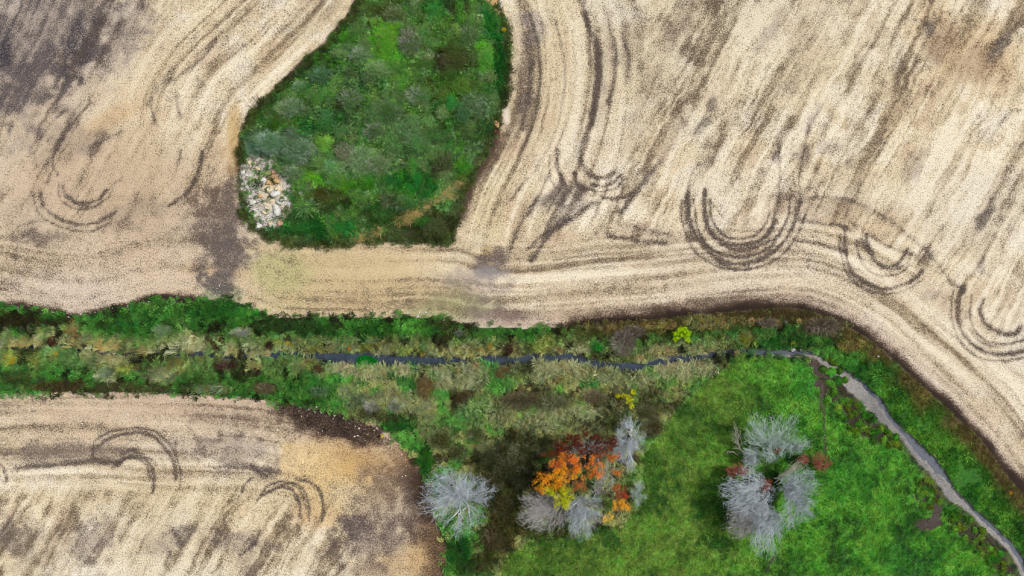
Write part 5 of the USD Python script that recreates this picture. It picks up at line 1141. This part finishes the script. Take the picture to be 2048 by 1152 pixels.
for x, y, r, c, lab in TUSSOCKS:
    b = at(x, y, .5)
    root = thing('grass_tussock', b, lab, 'grass tussock')
    n = int(60 + r * 4.5); R_ = r * S
    a = rnd(0, 2 * np.pi, n); q = .45 * R_ * np.sqrt(rnd(0, 1, n))
    base = np.stack([q * np.cos(a), q * np.sin(a), np.full(n, -.05)], 1)
    a2 = a + rng.normal(0, .5, n); l = rnd(.25, 1.0, n); ln = leaning(np.array([x]), np.array([y]))[0] * .9 + rng.normal(0, .08, 2)
    tip = base + np.stack([np.cos(a2) * l * R_ * .75 + ln[0], np.sin(a2) * l * R_ * .75 + ln[1], .5 + .6 * (1 - l)], 1)
    tag(put('blades', blades(base, tip, rnd(.03, .06, n), .4), leaf_mat(c, 2.9, key='tussock'), str(root.GetPath())), kind='stuff')

# the green mat in the creek
b = at(735, 724)
ang = np.linspace(0, 2 * np.pi, 40, endpoint=False)
root = thing('water_plants', [b[0], b[1], ZW], 'bright green mat of water plants floating in the creek', 'water plants')
n = 900; a = rnd(0, 2 * np.pi, n); q = np.sqrt(rnd(0, 1, n)) * (.8 + .35 * vn(a * 1.5, a * 0, 4))
C = np.stack([q * np.cos(a) * 22 * S, q * np.sin(a) * 12 * S - q * np.cos(a) * 4 * S, rnd(.01, .12, n)], 1)
tag(put('leaves', leaves(C, rnd(.08, .16, n), 2.5, 1.2), leaf_mat((24, 132, 34), 2.2, key='water_leaf'), str(root.GetPath())), kind='stuff')

# ------------------------------------------------------------------ grassy hummocks trodden up beside the creek
import trimesh
HUM = [(1668, 722, 9), (1653, 716, 7), (1662, 745, 10), (1646, 738, 7), (1680, 742, 7), (1676, 762, 10), (1662, 768, 9), (1690, 760, 6), (1668, 786, 9), (1655, 800, 8)]
zone = [(1672, 800), (1712, 800), (1730, 830), (1772, 858), (1800, 880), (1806, 900), (1780, 896), (1740, 880), (1712, 872), (1690, 850), (1678, 826)]
zone2 = [(1836, 952), (1858, 960), (1880, 985), (1884, 1010), (1862, 1020), (1836, 1015), (1832, 985)]
zone3 = [(1892, 1012), (1920, 1022), (1950, 1045), (1985, 1080), (2020, 1130), (2040, 1152), (1990, 1150), (1950, 1100), (1915, 1070), (1895, 1045)]
r2 = np.random.default_rng(11)
for zn, want in ((zone, 34), (zone2, 18), (zone3, 34)):
    zn = np.array(zn, float); got = []; tries = 0
    while len(got) < want and tries < 4000:
        tries += 1
        p = r2.uniform(zn.min(0), zn.max(0)); rr = r2.uniform(3.8, 8.5)
        if inside(p[:1], p[1:], zn)[0] and all(np.hypot(p[0] - g[0], p[1] - g[1]) > .66 * (rr + g[2]) for g in got):
            got.append((p[0], p[1], rr))
    HUM += got
ico = trimesh.creation.icosphere(2)
for k, (x, y, r) in enumerate(HUM):
    b = at(x, y, .12)
    if k < 10:
        lab, grp = 'rounded green hummock in trampled mud, ' + ['largest one nearest the pale silt', 'first one left of the silt at the water bend', 'left of the pair under the first ones', 'leftmost, touching the dark cattle trail', 'right of the middle pair, against the silt', 'in the middle of the trodden ground', 'left of the middle one', 'small one at the silt edge lower right', 'below the middle one', 'lowest, beside the dark cattle trail'][k], None
    else:
        pl = ['in the strip below the bend of the creek', 'around the dark mud patch by the creek', 'along the creek in the lower right corner'][0 if y < 920 else 1 if x < 1890 and y < 1021 else 2]
        sz = 'large' if r > 6.6 else 'small' if r < 5.0 else 'middling'
        lab, grp = f'{sz} knobbly yellow-green grass hummock {pl}', f'{sz} hummocks {pl}'
    root = thing('grass_hummock', b, lab, 'hummock', grp)
    v = np.array(ico.vertices); v = v * (1 + 1.0 * (fb(v[:, 0] * 1.5 + k * 3.1, v[:, 1] * 1.5 + v[:, 2], 5) - .5))[:, None]
    v *= np.array([r * S * 1.12, r * S * r2.uniform(.7, 1.0), .30]); a = r2.uniform(0, 6.28)
    v[:, :2] = v[:, :2] @ np.array([[math.cos(a), -math.sin(a)], [math.sin(a), math.cos(a)]])
    v[:, 2] -= .06
    c = np.array((88, 128, 44)) * r2.uniform(.75, 1.15) + np.array([r2.uniform(-24, 18), 0, 0]); c = np.round(c / 12) * 12
    P = str(root.GetPath())
    put('turf', (v, np.array(ico.faces)), leaf_mat(c, 1.25, key='hummock', trans=.05, spread=.02), P, smooth=True)
    n = 90; a = rnd(0, 2 * np.pi, n); q = np.sqrt(rnd(0, 1, n)) * .95
    base = np.stack([q * np.cos(a) * r * S, q * np.sin(a) * r * S * .9, .32 * np.sqrt(np.clip(1 - q * q, 0, 1)) - .08], 1)
    tip = base + np.stack([np.cos(a) * q * .22, np.sin(a) * q * .22, rnd(.04, .16, n)], 1) + rng.normal(0, .10, (n, 3))
    tag(put('blades', blades(base, tip, rnd(.05, .10, n), .2), leaf_mat(c * 1.12, 2.9, key='hummock'), P), kind='stuff')

# ------------------------------------------------------------------ stones and dead wood
STONES = {'white': stone_mat('white_stone', (220, 218, 210)), 'cream': stone_mat('cream_stone', (224, 206, 170)), 'tan': stone_mat('tan_stone', (206, 168, 110)), 'grey': stone_mat('grey_stone', (176, 178, 180)), 'pink': stone_mat('pinkish_stone', (206, 164, 130))}
ico3 = trimesh.creation.icosphere(3)


def stone(name, label, x, y, r, tone, group=None, flat=.6, category='stone'):
    b = at(x, y, r * S * flat * .5)
    v = np.array(ico3.vertices)
    k = r2.normal(size=3); k /= np.linalg.norm(k)
    o = r2.uniform(0, 50)
    v = v * (1 + .5 * (fb(v[:, 0] * 1.1 + o, v[:, 1] * 1.1 + v[:, 2] * .8 + o, 6) - .5))[:, None]
    for _ in range(4):
        k = r2.normal(size=3); k /= np.linalg.norm(k); d = np.maximum(v @ k - .72, 0); v = v - d[:, None] * k
    v *= r * S * np.array([1.1, .9, flat]); a = r2.uniform(0, 6.28)
    v[:, :2] = v[:, :2] @ np.array([[math.cos(a), -math.sin(a)], [math.sin(a), math.cos(a)]])
    v[:, 2] += r * S * flat * .45
    p = put(name, (v + b, np.array(ico3.faces)), STONES[tone], smooth=40)
    return tag(p, label, category, group)


for x, y, r, tone, lab in [(1572, 643, 4, 'white', 'single white stone lying in the brown thicket above the bend'), (1631, 687, 4.5, 'white', 'largest white stone on the green bank of the bend'), (1676, 690, 3.2, 'white', 'white stone farthest right on the bank of the bend'),
                           (1586, 699, 5, 'grey', 'pale grey boulder standing in the narrow water'), (1603, 700, 3, 'white', 'small white stone at the water edge right of the grey boulder'), (1621, 696, 4, 'cream', 'cream stone between the water and the largest white stone'), (1554, 665, 2.2, 'white', 'tiny white stone above the dark green rounded bush'),
                           (1757, 713, 2.2, 'white', 'tiny white stone in the dark margin of the field far right of the bend'), (985, 2, 13, 'tan', 'tan boulder cut by the top of the frame on the island edge'), (993, 24, 8, 'tan', 'rounded tan boulder below the one at the top of the frame'), (980, 26, 5, 'cream', 'smaller tan boulder left of the rounded one'),
                           (1003, 84, 5, 'cream', 'cream stone low on the east margin of the island'), (1010, 100, 5, 'tan', 'tan stone below the cream one on the east margin'), (992, 248, 8, 'tan', 'brown-tan boulder on the dark south-east margin of the island'), (643, 366, 6, 'cream', 'cream flat stone on the bright grass in the west of the island'),
                           (683, 383, 4, 'cream', 'small cream stone right of the flat one in the island grass'), (751, 386, 4.5, 'cream', 'small cream stone alone in the island grass'), (2, 668, 8, 'white', 'white boulder cut by the left edge of the frame'), (3, 714, 9, 'grey', 'grey boulder by the creek at the left edge of the frame'),
                           (137, 634, 2.6, 'white', 'tiny white stone in the dark soil left of the north bank')]:
    stone('boulder', lab, x, y, r, tone, flat=.35 if 'flat' in lab else .6)
for x, y, r in [(1617, 682, 2), (1637, 690, 2.4), (1645, 700, 2.4), (1624, 701, 2.2), (1643, 672, 1.8), (1612, 694, 1.8), (1627, 677, 1.8)]:
    stone('boulder', 'little pale stone scattered on the green bank of the bend', x, y, r, 'white', 'little pale stones on the bank of the bend')
for x, y, r in [(711, 406, 4), (717, 412, 3.5), (723, 405, 3), (706, 413, 3), (715, 401, 2.6), (728, 412, 2.6)]:
    stone('boulder', 'cream stone in the loose cluster in the southern island grass', x, y, r, 'cream', 'loose stone cluster in the island grass')
rub = [(517, 452, 8, 'white'), (511, 432, 5, 'white'), (525, 440, 4, 'white'), (489, 362, 5, 'white'), (494, 374, 5.5, 'white'), (486, 345, 4, 'white'), (500, 325, 5, 'cream'), (505, 406, 5, 'white'), (498, 392, 4, 'white'), (527, 362, 6.5, 'white'), (535, 346, 6, 'pink'), (548, 344, 4.5, 'pink'), (553, 363, 5.5, 'tan'),
       (540, 380, 9, 'cream'), (550, 388, 8, 'white'), (556, 378, 6, 'cream'), (528, 378, 6, 'cream'), (562, 403, 7, 'white'), (551, 414, 6, 'white'), (556, 424, 6, 'white'), (570, 396, 4.5, 'white'), (598, 373, 6, 'white'), (603, 386, 5.5, 'white'), (596, 402, 5, 'white'), (588, 381, 4, 'cream'), (562, 446, 6, 'pink'), (540, 446, 4, 'cream'), (512, 358, 4, 'cream'),
       (520, 392, 4, 'tan'), (497, 412, 4, 'white'), (508, 420, 4, 'white'), (529, 425, 4, 'cream'), (543, 402, 4.5, 'cream'), (578, 408, 4, 'white'), (493, 350, 3.5, 'white'), (537, 365, 4.5, 'tan'), (532, 458, 3.5, 'white'), (548, 432, 3.5, 'white'), (584, 366, 3.5, 'white'), (516, 338, 4, 'cream'), (506, 312, 4, 'pink')]
for x, y, r, tone in rub:
    part_ = ('upper' if y < 365 else 'middle' if y < 405 else 'lower') + (' left' if x < 515 else ' right' if x > 555 else ' central')
    lab = f"{'pinkish' if tone == 'pink' else tone} stone in the {part_} part of the rubble heap on the island"
    stone('boulder', lab, x, y, r * r2.uniform(.75, 1.35), tone, f'{tone} stones, {part_} part of the rubble heap')
# small field stones picked out along the margins
C = []
for _ in range(9000):
    x, y = r2.uniform(-60, 2100), r2.uniform(560, 960)
    C.append((x, y))
C = np.array(C); dC = sdf(C[:, 0], C[:, 1], CORRIDOR); dI_ = 0
keep = (dC > -4) & (r2.uniform(0, 1, len(C)) < np.exp(-np.maximum(dC, 0) / 26) * .55 * (C[:, 0] < 900))
C = C[keep]
C = np.vstack([C, np.stack([r2.uniform(495, 615, 150), r2.uniform(320, 460, 150)], 1)])
zz = height(C[:, 0], C[:, 1])[0]; X, Y = ground(C[:, 0], C[:, 1], zz)
small = trimesh.creation.icosphere(1)
pi = UsdGeom.PointInstancer.Define(stage, '/World/field_stones')
pr = put('stone', (np.array(small.vertices) * np.array([1.2, .9, .6]), np.array(small.faces)), STONES['white'], '/World/field_stones')
pi.CreatePrototypesRel().SetTargets([pr.GetPath()])
pi.CreatePositionsAttr(Vt.Vec3fArray.FromNumpy(np.stack([X, Y, zz + .02], 1).astype(np.float32)))
pi.CreateProtoIndicesAttr(Vt.IntArray.FromNumpy(np.zeros(len(C), np.int32)))
sc = np.exp(r2.normal(-2.75, .35, len(C)))[:, None] * np.ones((1, 3))
pi.CreateScalesAttr(Vt.Vec3fArray.FromNumpy(sc.astype(np.float32)))
tag(pi.GetPrim(), 'small white field stones strewn along the field margins', 'stones', kind='stuff')

b = at(1466, 906)
root = thing('fallen_branch', b, 'bleached crooked piece of dead wood on the grass left of the small round bush', 'dead wood')
L = np.array([[[-.55, .05, .05], [-.2, .22, .10], [.15, .12, .12], [.5, -.2, .08], [.8, -.3, .05]]])
put('branch', tubes(L, np.array([[.09, .11, .10, .08, .05]]), 6), BARK_PALE, str(root.GetPath()), smooth=True)
L = np.array([[[-.9, -.15, .05], [-.75, .2, .08], [-.5, .28, .09], [-.35, .12, .06]]])
put('branch', tubes(L, np.array([[.06, .08, .07, .05]]), 6), BARK_PALE, str(root.GetPath()), smooth=True)
